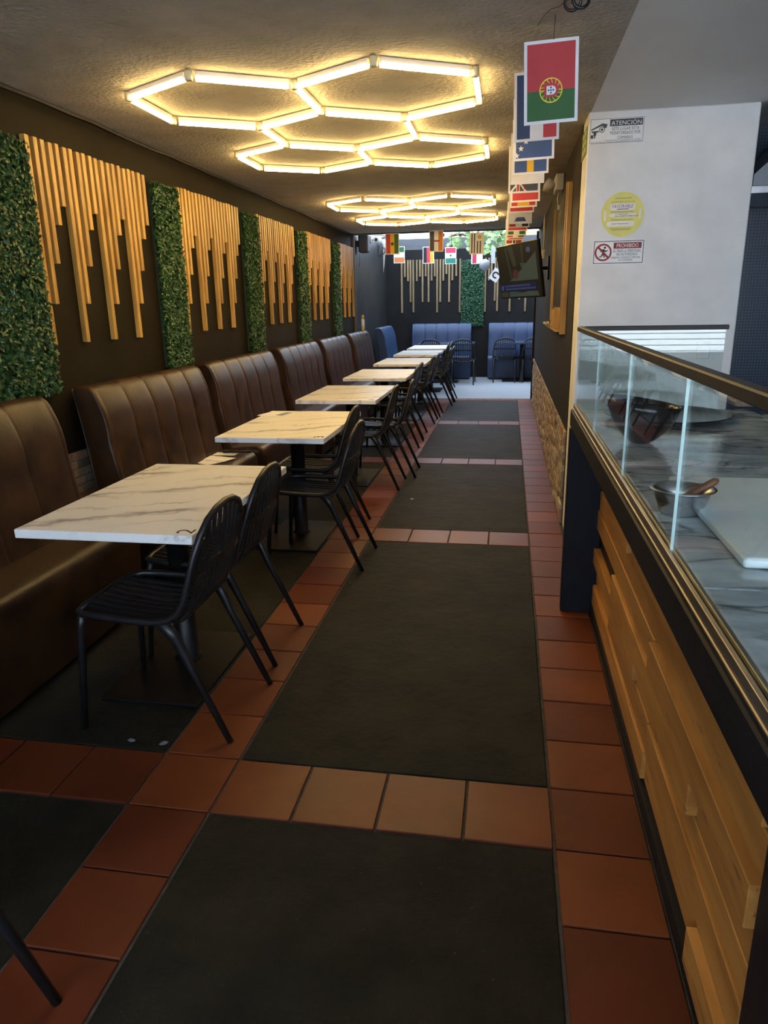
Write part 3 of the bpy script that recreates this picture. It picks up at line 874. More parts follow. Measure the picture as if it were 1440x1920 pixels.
PK.append((0.563, 0.655, [(3.485, 1.10, .021)]))
PK.append((0.658, 0.760, [(3.25, 2.56, .030), (2.54, 1.13, .024)]))
PK.append((0.763, 0.860, [(3.40, 1.80, .020), (1.79, 1.105, .03)]))
PK.append((0.863, 0.955, [(3.47, 2.2, .026), (2.19, 1.105, .02)]))
for z0, z1, items in PK:
    for ya, yb, th in items:
        th = 0.012 + (th - 0.018) * 2.1
        cy = (ya + yb) / 2; h = (ya - yb) / 2
        MB().box(CXP + 0.012 - th, CXP + 0.0115, -h, h, 0, z1 - z0).build('plank', 'counter_plank', ct, 0.0025, loc=(0, cy, z0))
# marble top slabs, each a part
for a, b in ((2.30, CY1), (1.272, 2.296), (0.15, 1.268), (CY0, 0.146)):
    MB().box(CX0 + 0.045, CXR, a - (a + b) / 2, b - (a + b) / 2, 0, 0.06).build('marble_slab', 'grey_marble_slab', ct, 0.002, loc=(0, (a + b) / 2, 0.988))
MB().box(CX0 + 0.008, CX0 + 0.05, CY0, CY1, 1.044, 1.052).build('edge_trim', 'channel_metal', ct, 0.002)

gs = thing('glass_screen', 'glass sneeze guard with a dark top rail on the bar counter', 'glass screen')
GX = 0.333
joints = [3.545, 2.78, 2.06, 1.41, 0.72, 0.0, -0.8]
for a, b in zip(joints[1:], joints[:-1]):
    p = MB().box(GX - 0.003, GX + 0.003, a + 0.0008, b - 0.0008, 1.060, 1.413).build('glass_pane', 'pane_glass', gs)
    MB().box(GX - 0.003, GX + 0.003, a - 0.0006, a + 0.0006, 1.060, 1.413).build('pane_edge', 'glass_edge', p)
MB().box(GX + 0.005, 0.975, 3.54, 3.546, 1.052, 1.413).build('glass_pane', 'pane_glass', gs)
MB().box(GX - 0.014, GX + 0.014, -0.8, 3.552, 1.412, 1.434).build('top_rail', 'rail_bronze', gs, 0.003)
MB().box(GX + 0.015, 0.985, 3.530, 3.554, 1.413, 1.434).build('top_rail', 'rail_bronze', gs, 0.003)
for x0, x1 in ((GX - 0.012, GX - 0.0035), (GX + 0.0035, GX + 0.012)):
    MB().box(x0, x1, CY0, 3.546, 1.052, 1.072).build('channel', 'channel_metal', gs, 0.001)

# things on the counter
ZT = 1.048
def bowl_profile(R_, r_, h, t):
    out = [(0.001, 0.0), (r_, 0.0)] + [(r_ + (R_ - r_) * math.sin(q * PI / 2) ** 0.9, h * (1 - math.cos(q * PI / 2)) ** 0.85) for q in (.2, .4, .6, .8, 1)]
    inn = [(max(0.001, a - t), b + (t if b < h - 1e-6 else 0)) for a, b in out[::-1]]
    return out + inn
t = MB().lathe([(0.001, 0), (0.032, 0), (0.036, 0.004), (0.062, 0.022), (0.088, 0.050), (0.108, 0.082), (0.122, 0.118), (0.129, 0.15), (0.125, 0.15), (0.117, 0.118), (0.103, 0.084), (0.084, 0.054), (0.058, 0.028), (0.001, 0.012)], 40, (0, 0, 0)).build('serving_bowl', 'dark_bowl', None, loc=(0.487, 2.68, ZT + 0.001), rot=(0, 0, 0))
for v_ in t.data.vertices:
    v_.co.z *= 1 - 1.0 * v_.co.x
tag(t, 'dark glossy bowl flaring from a small foot behind the glass', 'bowl')
t = MB().lathe([(0.001, 0), (0.20, 0), (0.235, 0.012), (0.262, 0.022), (0.265, 0.026), (0.258, 0.026), (0.23, 0.016), (0.2, 0.007), (0.001, 0.007)], 48).build('round_tray', 'tray_black', None, loc=(0.69, 3.25, ZT + 0.001))
tag(t, 'large flat black round tray at the far end of the counter', 'tray')
t = thing('steel_bowl', 'small stainless steel bowl with chopped purple onion', 'bowl', (0.427, 1.76, ZT + 0.001))
MB().lathe([(0.001, 0), (0.044, 0), (0.050, 0.006), (0.060, 0.035), (0.066, 0.058), (0.076, 0.060), (0.077, 0.062), (0.066, 0.062), (0.0585, 0.036), (0.048, 0.009), (0.001, 0.004)], 40).build('shell', 'brushed_steel', t)
b = MB()
for k in range(26):
    a = random.uniform(0, 2 * PI); r = random.uniform(0, 0.035)
    b.box(-0.008, 0.008, -0.002, 0.002, -0.001, 0.001, Matrix.Translation((r * math.cos(a), r * math.sin(a), 0.013 + random.uniform(0, .012))) @ Matrix.Rotation(random.uniform(0, 6), 4, 'Z') @ Matrix.Rotation(random.uniform(-.7, .7), 4, 'X'))
b.build('chopped_onion', 'print_purple', t)['kind'] = 'stuff'
t = MB().tube([(0.412, 1.742, ZT + 0.030), (0.45, 1.75, ZT + 0.052), (0.487, 1.757, ZT + 0.074), (0.500, 1.76, ZT + 0.082), (0.506, 1.761, ZT + 0.0855)], [0.012, 0.011, 0.010, 0.009, 0.004], 12).build('wooden_pestle', 'pestle_wood')
tag(t, 'dark wooden stick leaning in the steel bowl', 'stick')
t = MB().box(0.458, 0.98, 1.375, 2.06, 0, 0.022).build('cutting_board', 'board_white', None, 0.009, 3, loc=(0, 0, ZT + 0.001))
tag(t, 'thick white cutting board with rounded edges on the marble counter', 'cutting board')

# ------------------------------------------------------------------ signs on the pillar
Y0 = 4.747
t = thing('camera_notice', 'black and white ATENCIÓN camera notice high on the white pillar', 'sign', (0, Y0, 0))
flat(rect(0.432, 0.738, 2.428, 2.562), -0.0015, 0.0012).build('plate', 'sign_white', t)
b = MB()
for r_ in ((0.436, 0.734, 2.5575, 2.5595), (0.436, 0.734, 2.4305, 2.4325), (0.436, 0.438, 2.4305, 2.5595), (0.732, 0.734, 2.4305, 2.5595)):
    b.prism(rect(*r_), 'y', -0.0022, -0.0016)
b.build('border', 'print_slate', t)
flat(rect(0.545, 0.728, 2.518, 2.554), -0.0022).build('title_bar', 'print_slate', t)
text('lettering', 'ATENCIÓN', 'sign_white', t, 0.6365, 2.537, 0.168, 0.028, -0.003)
text('lettering', 'ESTE LUGAR ESTA', 'print_slate', t, 0.634, 2.5045, 0.150, 0.017, -0.0024)
text('lettering', 'MONITOREADO POR', 'print_slate', t, 0.634, 2.4820, 0.168, 0.017, -0.0024)
text('lettering', 'CÁMARAS', 'print_slate', t, 0.634, 2.4595, 0.085, 0.019, -0.0024)
text('lettering', 'ATENTION! THIS PLACE IS MONITORED BY CAMERAS', 'print_slate', t, 0.620, 2.4445, 0.205, 0.006, -0.0024)
text('lettering', 'LEY 1581 DE 2012  DECRETO REGLAMENTARIO 1377 DE 2013', 'print_slate', t, 0.585, 2.4365, 0.28, 0.0065, -0.0024)
b = MB()
b.prism([(0.441, 2.499), (0.441, 2.506), (0.503, 2.536), (0.532, 2.530), (0.526, 2.512), (0.514, 2.510), (0.51, 2.520), (0.498, 2.522)], 'y', -0.0022, -0.0016)
b.prism([(0.445, 2.488), (0.485, 2.490), (0.486, 2.498), (0.443, 2.496)], 'y', -0.0022, -0.0016)
b.prism([(0.456, 2.472), (0.470, 2.472), (0.472, 2.489), (0.454, 2.489)], 'y', -0.0022, -0.0016)
b.prism(rect(0.440, 0.455, 2.458, 2.476), 'y', -0.0022, -0.0016)
b.prism(rect(0.459, 0.466, 2.458, 2.473), 'y', -0.0022, -0.0016)
ring(b, 0.502, 2.503, 0.012, 0.016, -0.0026)
b.prism(disc(0.502, 2.503, 0.007, n=16), 'y', -0.0024, -0.0018)
b.build('camera_pictogram', 'print_slate', t)

t = thing('health_sticker', 'round yellow FAVORABLE sticker on the white pillar', 'sticker', (0, Y0, 0))
cx, cz = 0.651, 2.040
flat(disc(cx, cz, 0.124, 0.125, 48), -0.0012, 0.001).build('disc', 'sticker_yellow', t)
for r_ in ((-0.075, 0.072, 0.022, 0.060), (-0.076, 0.078, -0.014, 0.006), (-0.090, 0.072, -0.066, -0.038)):
    x0, x1, z0, z1 = r_; rr = (z1 - z0) / 2
    pts = [(cx + x1 - rr + rr * math.cos(a), cz + z0 + rr + rr * math.sin(a)) for a in [-PI / 2 + PI * k / 8 for k in range(9)]] + [(cx + x0 + rr + rr * math.cos(a), cz + z0 + rr + rr * math.sin(a)) for a in [PI / 2 + PI * k / 8 for k in range(9)]]
    flat(pts, -0.0019).build('pale_field', 'sticker_pale', t)
flat(rect(cx - 0.106, cx - 0.094, cz - 0.035, cz + 0.024), -0.0019).build('pale_field', 'sticker_pale', t)
flat(rect(cx + 0.094, cx + 0.106, cz - 0.026, cz + 0.03), -0.0019).build('pale_field', 'sticker_pale', t)
text('lettering', 'SECRETARÍA DE SALUD', 'sticker_line', t, cx - 0.002, cz + 0.071, 0.135, 0.012, -0.0019, 0.15)
text('lettering', 'FAVORABLE', 'sign_plum', t, cx - 0.002, cz + 0.045, 0.122, 0.019, -0.0026, 0.2)
flat(rect(cx - 0.034, cx + 0.033, cz + 0.027, cz + 0.031), -0.0026).build('underline', 'sign_plum', t)
b = MB()
for z, x0, x1 in ((0.090, -0.05, 0.046), (0.014, -0.07, 0.062), (-0.030, -0.065, 0.062), (-0.078, -0.07, 0.055), (-0.086, -0.055, 0.05)):
    b.prism(rect(cx + x0, cx + x1, cz + z - 0.0016, cz + z + 0.0016), 'y', -0.0018, -0.0013)
b.build('small_print', 'sticker_line', t)
b = MB()
rr_ = random.Random(3)
for z, x0, x1 in ((0.001, -0.045, 0.03), (-0.009, -0.045, 0.085), (-0.052, -0.06, 0.035)):
    x = cx + x0
    while x < cx + x1:
        wd = rr_.uniform(0.003, 0.008)
        b.prism([(x, cz + z - rr_.uniform(.002, .004)), (x + wd, cz + z - .001), (x + wd, cz + z + rr_.uniform(.001, .004)), (x + .001, cz + z + .001)], 'y', -0.0026, -0.0021)
        x += wd + rr_.uniform(.0015, .004)
b.build('handwriting', 'print_black', t)['kind'] = 'stuff'

t = thing('prohibition_notice', 'PROHIBIDO notice with a red crossed walking figure, lowest on the pillar', 'sign', (0, Y0, 0))
flat(rect(0.488, 0.796, 1.757, 1.899), -0.0015, 0.0012).build('plate', 'sign_white', t)
b = MB()
for r_ in ((0.497, 0.787, 1.8885, 1.8925), (0.497, 0.787, 1.7635, 1.7675), (0.497, 0.501, 1.7635, 1.8925), (0.783, 0.787, 1.7635, 1.8925)):
    b.prism(rect(*r_), 'y', -0.0022, -0.0016)
b.build('border', 'print_slate', t)
flat(rect(0.612, 0.774, 1.848, 1.882), -0.0022).build('title_bar', 'print_slate', t)
flat(rect(0.616, 0.770, 1.850, 1.880), -0.0027).build('title_field', 'print_dkred', t)
text('lettering', 'PROHIBIDO', 'sign_white', t, 0.693, 1.865, 0.126, 0.022, -0.0033)
text('lettering', 'EL PASO A PERSONAL', 'print_black', t, 0.693, 1.8345, 0.160, 0.017, -0.0024)
text('lettering', 'NO AUTORIZADO', 'print_black', t, 0.693, 1.8150, 0.122, 0.016, -0.0024)
text('lettering', 'FORBIDDEN THE MOVE TO PERSONAL', 'print_black', t, 0.686, 1.7965, 0.172, 0.0105, -0.0024)
text('lettering', 'NOT AUTHORIZED', 'print_black', t, 0.686, 1.7825, 0.082, 0.0105, -0.0024)
b = MB(); ring(b, 0.553, 1.828, 0.040, 0.050, -0.003)
b.prism([(0.520, 1.853), (0.528, 1.861), (0.586, 1.803), (0.578, 1.795)], 'y', -0.0031, -0.0027)
b.build('red_ring', 'print_dkred', t)
b = MB()
b.prism(disc(0.562, 1.855, 0.0065, n=14), 'y', -0.0024, -0.0018)
b.prism([(0.541, 1.845), (0.558, 1.847), (0.566, 1.838), (0.578, 1.842), (0.580, 1.837), (0.566, 1.830), (0.561, 1.834), (0.559, 1.818), (0.565, 1.800), (0.560, 1.797), (0.553, 1.815), (0.545, 1.803), (0.530, 1.799), (0.529, 1.803), (0.541, 1.808), (0.548, 1.822), (0.549, 1.837), (0.542, 1.838), (0.538, 1.830), (0.534, 1.832)], 'y', -0.0024, -0.0018)
b.build('walking_figure', 'print_black', t)

t = thing('wall_switch', 'white wall switch plate low on the pillar behind the glass', 'switch', (1.186, Y0, 1.245))
MB().box(-0.038, 0.038, -0.008, 0, -0.052, 0.052).build('plate', 'switch_white', t, 0.003)
MB().box(-0.014, 0.014, -0.012, -0.008, -0.032, 0.032).build('rocker', 'lamp_white', t, 0.001)

t = thing('exit_sign', 'green photoluminescent arrow sign on the dark wall beside the pillar', 'sign', (WR + 0.004, 4.80, 2.39), (0, 0, 0))
t.location = (0.424, 4.78, 2.385)
MB().box(-0.004, 0.0, 0.0, 0.27, 0, 0.15).build('plate', 'exit_green', t)
b = MB()
for k in range(3):
    for s in range(2):
        b.box(-0.0045, -0.004, 0.03 + s * 0.11, 0.10 + s * 0.11, 0.02 + k * 0.045, 0.045 + k * 0.045)
b.build('arrows', 'exit_pale', t)

# ------------------------------------------------------------------ right wall: hatch frame, emergency light, cable, television
t = thing('serving_hatch', 'pine framed dark hatch in the right wall', 'hatch', (WR, 0, 0))
for ya, yb, z0, z1 in ((5.62, 5.66, 1.31, 2.36), (5.80, 5.84, 1.30, 2.385), (7.24, 7.28, 1.37, 2.36)):
    MB().box(-0.032, 0, ya, yb, z0, z1).build('jamb', 'pine_slat', t, 0.002)
MB().box(-0.010, 0, 5.86, 7.22, 1.33, 2.36).build('dark_panel', 'black_painted_wood', t)
MB().box(-0.06, 0, 5.86, 7.30, 1.318, 1.332).build('sill', 'pine_slat', t)
for ya, z1 in ((6.15, 1.50), (6.55, 1.48)):
    t = MB().box(WR - 0.055, WR - 0.011, ya, ya + 0.12, 1.333, z1).build('wood_offcut', 'pine_slat', None, 0.002)
    tag(t, 'short pine offcut standing on the hatch sill, ' + ('nearer one' if ya < 6.3 else 'farther one'), 'wood block')
b = MB()
for k in range(9):
    ph = random.uniform(0, 6)
    b.tube([(WR - 0.065 + 0.02 * math.sin(ph + q * 1.3), 6.75 + q * 0.09, 1.337 + 0.012 + 0.012 * math.sin(ph * 2 + q * 2.1)) for q in range(8)], 0.004, 5)
tag(b.build('cable_bundle', 'cable_cream'), 'tangle of pale cables at the far end of the hatch sill', 'cables')

t = thing('emergency_light', 'white twin head emergency light under the ceiling on the right wall', 'emergency light', (WR, 6.75, 2.40))
MB().box(-0.07, 0, -0.15, 0.15, 0.04, 0.17).build('case', 'lamp_white', t, 0.01, 2)
for s in (-1, 1):
    o = MB().lathe([(0.001, -0.03), (0.03, -0.03), (0.045, 0.02), (0.048, 0.035), (0.001, 0.03)], 16).build('lamp_head', 'lamp_white', t, loc=(-0.11, 0.08 * s, 0.09), rot=(0.3 * s, -1.0, 0))
MB().tube([(-0.03, 0.0, 0.04), (-0.04, -0.02, -0.01), (-0.03, 0.0, -0.06)], 0.006, 6).build('cord', 'lamp_white', t)
MB().box(-0.035, -0.015, -0.015, 0.015, -0.10, -0.06).build('plug', 'lamp_white', t, 0.003)

t = thing('wall_cable', 'cream cable loop with a junction box hanging on the right wall', 'cable', (WR, 9.75, 2.0))
MB().tube([(-0.012, 0.05, 0.59), (-0.012, 0.03, 0.45), (-0.012, 0.0, 0.30), (-0.014, -0.03, 0.17)], 0.007, 6).build('cable', 'cable_cream', t)
MB().tube([(-0.012, 0.20, 0.56), (-0.012, 0.42, 0.40), (-0.012, 0.50, 0.18), (-0.012, 0.45, 0.02)], 0.006, 6).build('cable', 'cable_cream', t)
MB().box(-0.035, 0, -0.10, 0.04, 0.06, 0.17).build('junction_box', 'cable_cream', t, 0.004)

TVM = Matrix.Translation((0.083, 8.13, 1.864)) @ Matrix.Rotation(-1.1136, 4, 'Z') @ Matrix.Rotation(0.153, 4, 'X') @ Matrix.Rotation(-0.0098, 4, 'Y')
tv = thing('television', 'wall mounted television tilted down beside the flag string', 'television')
tv.matrix_world = TVM
MB().box(-0.48, 0.48, 0.0, 0.035, -0.28, 0.28).build('housing', 'tv_bezel', tv, 0.004)
MB().box(-0.28, 0.28, 0.035, 0.06, -0.2, 0.12).build('rear_cover', 'tv_bezel', tv, 0.008)
sn = MB().box(-0.468, 0.468, -0.002, 0.0, -0.268, 0.268).build('screen', 'tv_dark', tv)
def pic(name, pts, mat, y=-0.003):
    return flat(pts, y, 0.0006).build(name, mat, sn)
pic('picture', [(-0.22, -0.10), (0.10, 0.02), (0.06, 0.08), (0.20, 0.07), (0.42, 0.17), (0.43, -0.10)], 'tv_mass')
pic('picture', [(-0.27, 0.26), (-0.23, 0.26), (-0.14, -0.10), (-0.17, -0.10)], 'tv_olive')
pic('picture', [(-0.20, 0.26), (-0.08, 0.26), (-0.02, 0.06), (-0.10, 0.05)], 'tv_olive')
pic('picture', rect(0.11, 0.145, 0.04, 0.265), 'tv_olive')
pic('picture', disc(-0.06, -0.03, 0.07, 0.05, 14), 'tv_red', -0.0035)
pic('picture', disc(0.27, 0.20, 0.045, 0.028, 14), 'tv_text', -0.0035)
pic('caption_band', rect(-0.46, 0.38, -0.20, -0.125), 'tv_band', -0.0038)
pic('station_mark', [(-0.43, -0.19), (-0.39, -0.19), (-0.37, -0.135), (-0.41, -0.145), (-0.44, -0.15)], 'tv_text', -0.0044)
b = MB()
r2 = random.Random(5)
for z, xe in ((-0.148, 0.22), (-0.180, 0.34)):
    x = -0.33
    while x < xe:
        wd = r2.uniform(0.012, 0.03)
        b.prism(rect(x, x + wd, z - 0.008, z + 0.008), 'y', -0.0044, -0.0040); x += wd + r2.uniform(0.004, 0.01)
b.build('caption_text', 'tv_text', sn)
pic('picture', rect(-0.45, -0.27, -0.262, -0.208), 'tv_olive')
pic('picture', [(-0.25, -0.262), (0.42, -0.262), (0.40, -0.215), (0.2, -0.21), (0.05, -0.225), (-0.1, -0.208), (-0.25, -0.208)], 'tv_mass')
pic('picture', rect(-0.24, -0.05, -0.24, -0.212), 'tv_teal', -0.0035)
o = MB().tube([(0.12, 8.18, 1.86), (0.25, 8.35, 1.88), (0.36, 8.42, 1.90), (0.42, 8.42, 1.90)], 0.02, 8).build('wall_arm', 'black_metal', tv)
o.matrix_parent_inverse = TVM.inverted()
o = MB().box(0.40, 0.42, 8.32, 8.52, 1.78, 2.02).build('wall_bracket', 'black_metal', tv)
o.matrix_parent_inverse = TVM.inverted()

# ------------------------------------------------------------------ paper flags
FW, FH = 0.21, 0.297
PA = (0.012, FW - 0.012, 0.012, FH - 0.012)
def flag(x, y, zb, label, design, rz=0.0, tilt=0.0, group='paper flags on the long string'):
    t = thing('paper_flag', label, 'flag', (x, y, zb), (0, tilt, rz), group)
    MB().box(0, FW, -0.0005, 0.0005, 0, FH).build('sheet', 'paper_white', t)
    x0, x1, z0, z1 = PA
    W_, H_ = x1 - x0, z1 - z0
    for li, it in enumerate(design):
        ly = -0.0011 - 0.0005 * li
        kind = it[0]
        if kind == 'r':
            _, a, b_, c, d, mat = it
            flat(rect(x0 + a * W_, x0 + b_ * W_, z0 + c * H_, z0 + d * H_), ly, 0.0004).build('print', mat, t)
        elif kind == 'p':
            _, pts, mat = it
            flat([(x0 + a * W_, z0 + b_ * H_) for a, b_ in pts], ly, 0.0004).build('print', mat, t)
        elif kind == 'd':
            _, a, b_, r_, mat = it
            flat(disc(x0 + a * W_, z0 + b_ * H_, r_, n=24), ly, 0.0004).build('print', mat, t)
        elif kind == 'o':
            _, a, b_, r0, r1, mat = it
            q = MB(); ring(q, x0 + a * W_, z0 + b_ * H_, r0, r1, ly); q.build('print', mat, t)
    return t
def star(cx, cz, r, asp=0.68):
    return [(cx + (r if k % 2 == 0 else r * .42) * math.cos(PI / 2 + k * PI / 5), cz + (r if k % 2 == 0 else r * .42) * math.sin(PI / 2 + k * PI / 5) * asp) for k in range(10)]
V3 = lambda a, b, c: [('r', 0, .333, 0, 1, a), ('r', .333, .667, 0, 1, b), ('r', .667, 1, 0, 1, c)]
H3 = lambda a, b, c: [('r', 0, 1, .667, 1, a), ('r', 0, 1, .333, .667, b), ('r', 0, 1, 0, .333, c)]
R_, Wt = 'print_red', 'paper_white'
pt = [('r', 0, 1, .39, 1, 'print_red'), ('r', 0, 1, 0, .39, 'print_green')]
tf = flag(0.037, 3.26, 2.235, 'red over green paper flag with a yellow ring crest, nearest of the string', pt, 0.0, -0.035)
q = MB(); ex, ez = FW * 0.5, 0.012 + 0.39 * (FH - 0.024)
ring(q, ex, ez, 0.041, 0.045, -0.0022)
for k in range(14):
    a = 2 * PI * k / 14
    if abs(math.sin(a)) < .25 and math.cos(a) > 0: continue
    c0, c1 = 0.026, 0.042
    q.prism([(ex + c0 * math.cos(a - .04), ez + c0 * math.sin(a - .04)), (ex + c1 * math.cos(a - .04 + .2), ez + c1 * math.sin(a - .04 + .2)), (ex + c1 * math.cos(a + .04 + .2), ez + c1 * math.sin(a + .04 + .2)), (ex + c0 * math.cos(a + .04), ez + c0 * math.sin(a + .04))], 'y', -0.0021, -0.0017)
q.prism(rect(ex - 0.044, ex + 0.044, ez - 0.0018, ez + 0.0018), 'y', -0.0021, -0.0017)
q.build('crest_ring', 'print_lemon', tf)
dshape = lambda s: [(ex - 0.026 * s, ez - 0.024 * s), (ex + 0.008 * s, ez - 0.024 * s)] + [(ex + 0.008 * s + 0.022 * s * math.cos(a), ez + 0.024 * s * math.sin(a)) for a in [-PI / 2 + PI * k / 8 for k in range(1, 8)]] + [(ex + 0.008 * s, ez + 0.024 * s), (ex - 0.026 * s, ez + 0.024 * s)]
flat(dshape(1.0), -0.0027, 0.0004).build('crest_shield', 'print_red', tf)
flat(dshape(0.66), -0.0032, 0.0004).build('crest_shield', 'paper_white', tf)
q = MB()
for a, b_ in ((0, 0), (0.009, 0), (-0.009, 0), (0, 0.0095), (0, -0.0095)):
    q.prism(rect(ex + a - .003, ex + a + .003, ez + b_ - .003, ez + b_ + .003), 'y', -0.0037, -0.0033)
q.build('crest_marks', 'print_navy', tf)
flag(0.0, 3.85, 2.288, 'blue white red striped paper flag, second of the long string', V3('print_navy', Wt, 'print_red'), 0, -0.03)
flag(0.0, 4.22, 2.268, 'blue paper flag with white stars, third of the string',
     [('r', 0, 1, 0, 1, 'print_blue'), ('p', star(.14, .17, .085), Wt), ('p', star(.02, .05, .085), Wt), ('p', star(.28, .29, .085), Wt), ('p', star(.42, .41, .085), Wt), ('p', [(0, .3), (.2, .42), (0, .42)], 'print_yellow')], 0, -0.03)
flag(-0.005, 4.70, 2.275, 'blue paper flag with a yellow cross, fourth of the string', [('r', 0, 1, 0, 1, 'print_blue'), ('r', .39, .6, 0, 1, 'print_yellow'), ('p', [(0, .58), (1, .58), (1, .72), (0, .72)], 'print_yellow')], 0, -0.02)
flag(-0.015, 5.02, 2.268, 'blank pale sheet of the flag string behind the yellow cross flag', [], 0, -0.02)
uj = [('r', 0, 1, 0, 1, 'print_slate'), ('p', [(0, .0), (.26, .2), (.26, .13), (.08, 0)], Wt), ('p', [(.52, 0), (.30, .2), (.38, .2), (.6, .0)], Wt), ('p', [(.22, 0), (.35, 0), (.35, .3), (.22, .3)], Wt), ('p', [(.245, 0), (.325, 0), (.325, .3), (.245, .3)], 'print_red'),
      ('p', [(.0, .2), (.22, .2), (.22, .22), (.0, .22)], Wt), ('p', [(.54, .02), (.40, .16), (.44, .16), (.58, .02)], 'print_red')]
tfu = flag(-0.03, 5.36, 2.262, 'dark blue paper flag with a small red and white cross corner', uj, 0, -0.01)
flag(-0.012, 5.75, 2.252, 'red bottomed paper flag, seventh of the string', [('r', 0, 1, 0, .5, 'print_red'), ('r', 0, 1, .5, 1, Wt)], 0, -0.02)
flag(-0.018, 6.2, 2.268, 'red yellow red striped paper flag in the string', [('r', 0, .25, 0, 1, 'print_red'), ('r', .25, .75, 0, 1, 'print_yellow'), ('r', .75, 1, 0, 1, 'print_red')], 0, -0.015)
flag(-0.028, 6.62, 2.275, 'plain red paper flag, ninth of the string', [('r', 0, 1, 0, 1, 'print_red')], 0, -0.015)
flag(-0.03, 7.1, 2.235, 'white paper flag with a dark blue emblem foot', [('p', [(.22, .03), (.80, .03), (.70, .16), (.32, .16)], 'print_blue')], 0, 0)
flag(-0.035, 7.75, 2.262, 'red white black striped paper flag in the string', V3('print_red', Wt, 'print_black'), 0, 0)
flag(-0.045, 8.2, 2.268, 'paper flag with a red lower stripe, twelfth of the string', [('r', 0, 1, 0, .33, 'print_red')], 0, -0.01)
flag(-0.050, 8.55, 2.255, 'green white green striped paper flag in the string', V3('print_green', Wt, 'print_green'), 0, 0)
flag(-0.057, 8.95, 2.260, 'red white green striped paper flag in the string', V3('print_red', Wt, 'print_green'), 0, 0)
flag(-0.064, 9.35, 2.268, 'paper flag with a red lower half near the string end', [('r', .1, 1, 0, .5, 'print_red')], 0, -0.01)
flag(-0.072, 9.65, 2.243, 'dark red paper flag with a black square near the television', [('r', 0, .38, 0, 1, 'print_dkred'), ('r', .45, .58, 0, .5, 'print_black'), ('r', .62, 1, 0, 1, 'print_dkred')], 0, 0)
flag(-0.065, 9.95, 2.225, 'blank pale sheet ending the long flag string', [], 0, 0)
b = MB(); b.tube([(0.14, 3.20, 2.598), (0.14, 3.26, 2.534), (0.10, 4.7, 2.575), (0.075, 6.2, 2.567), (0.06, 8.2, 2.565), (0.04, 9.35, 2.565), (0.035, 9.65, 2.54), (0.035, 9.95, 2.522), (0.03, 11.4, 2.59)], 0.0015, 5)
tag(b.build('flag_string', 'print_black'), 'thin cord carrying the long row of paper flags', 'string')
GC = 'paper flags across the patio entrance'
flag(-1.86, 11.2, 2.265, 'red yellow green paper flag with a black star', V3('print_red', 'print_yellow', 'print_green') + [('p', star(.5, .5, .2), 'print_black')], group=GC)
flag(-1.20, 11.2, 2.285, 'navy white red paper flag with a small red chequered crest', V3('print_slate', Wt, 'print_orange') + [('p', [(.25 + .09 * i, .47 + .06 * j) if False else (.25, .47), (.75, .47), (.75, .55), (.25, .55)], 'print_dkred') for i in range(1) for j in range(1)], group=GC)
flag(-0.605, 11.2, 2.235, 'white and dark striped paper flag with a gold sun', [('r', .08, .18, 0, 1, 'print_slate'), ('r', .28, .38, 0, 1, 'print_slate'), ('r', .52, .62, 0, .62, 'print_slate'), ('r', .74, .84, 0, .62, 'print_slate'), ('o', .72, .82, .012, .026, 'print_gold'), ('d', .72, .82, .009, 'print_yellow')], group=GC)
b = MB(); b.tube([(-2.42, 11.2, 2.58), (-1.75, 11.2, 2.564), (-1.1, 11.2, 2.584), (-0.5, 11.2, 2.534), (0.41, 11.2, 2.585)], 0.0015, 5)
tag(b.build('flag_string', 'print_black'), 'thin cord of the three larger flags at the ceiling end', 'string')
flag(-2.17, 14.0, 2.285, 'green white orange paper flag hanging in the patio', H3('print_green', Wt, 'print_orange'), group=GC)
flag(-1.62, 14.0, 2.265, 'black red yellow paper flag hanging in the patio', V3('print_black', 'print_pink', 'print_yellow'), group=GC)
flag(-1.205, 14.0, 2.245, 'red white teal paper flag with an eagle emblem in the patio', H3('print_pink', Wt, 'print_teal') + [('p', [(.38, .5), (.46, .56), (.56, .55), (.62, .48), (.52, .44), (.44, .46)], 'print_slate')], group=GC)
flag(-0.72, 14.0, 2.235, 'red and white paper flag in the patio, below the striped sun flag', [('r', .05, .45, 0, 1, 'print_pink'), ('r', .5, 1, 0, 1, Wt)], group=GC)
flag(-0.355, 14.0, 2.245, 'white paper flag turned edge on beside the silver balloon', [], 1.25, group=GC)
b = MB(); b.tube([(-2.59, 14, 2.66), (-2.06, 14, 2.584), (-1.5, 14, 2.564), (-1.1, 14, 2.544), (-0.6, 14, 2.534), (-0.3, 14, 2.545), (1.0, 14, 2.62)], 0.0015, 5)
tag(b.build('flag_string', 'print_black'), 'thin cord of the smaller flags across the patio', 'string')

# ------------------------------------------------------------------ patio details
t = thing('wall_lantern', 'white glass lantern on the left patio wall', 'lantern', (PX, 14.85, 2.60))
MB().box(0, 0.03, -0.05, 0.05, -0.12, 0.08).build('back_plate', 'speaker_brown', t, 0.005)
MB().tube([(0.03, 0, -0.08), (0.09, 0, -0.09), (0.13, 0, -0.04), (0.13, 0, 0.0)], 0.012, 8).build('arm', 'speaker_brown', t)
MB().lathe([(0.001, 0), (0.04, 0.005), (0.06, 0.06), (0.072, 0.14), (0.06, 0.20), (0.001, 0.205)], 16, (0.13, 0, 0.0)).build('glass', 'lantern_glass', t)
MB().lathe([(0.085, 0.205), (0.05, 0.24), (0.012, 0.255), (0.001, 0.27), (0.001, 0.205)], 16, (0.13, 0, 0)).build('cap', 'speaker_brown', t)
t = thing('security_camera', 'beige security camera under the patio edge beside the lantern', 'camera', (PX, 13.98, 2.66))
MB().box(0, 0.03, -0.04, 0.04, 0.0, 0.12).build('mount', 'camera_beige', t, 0.004)
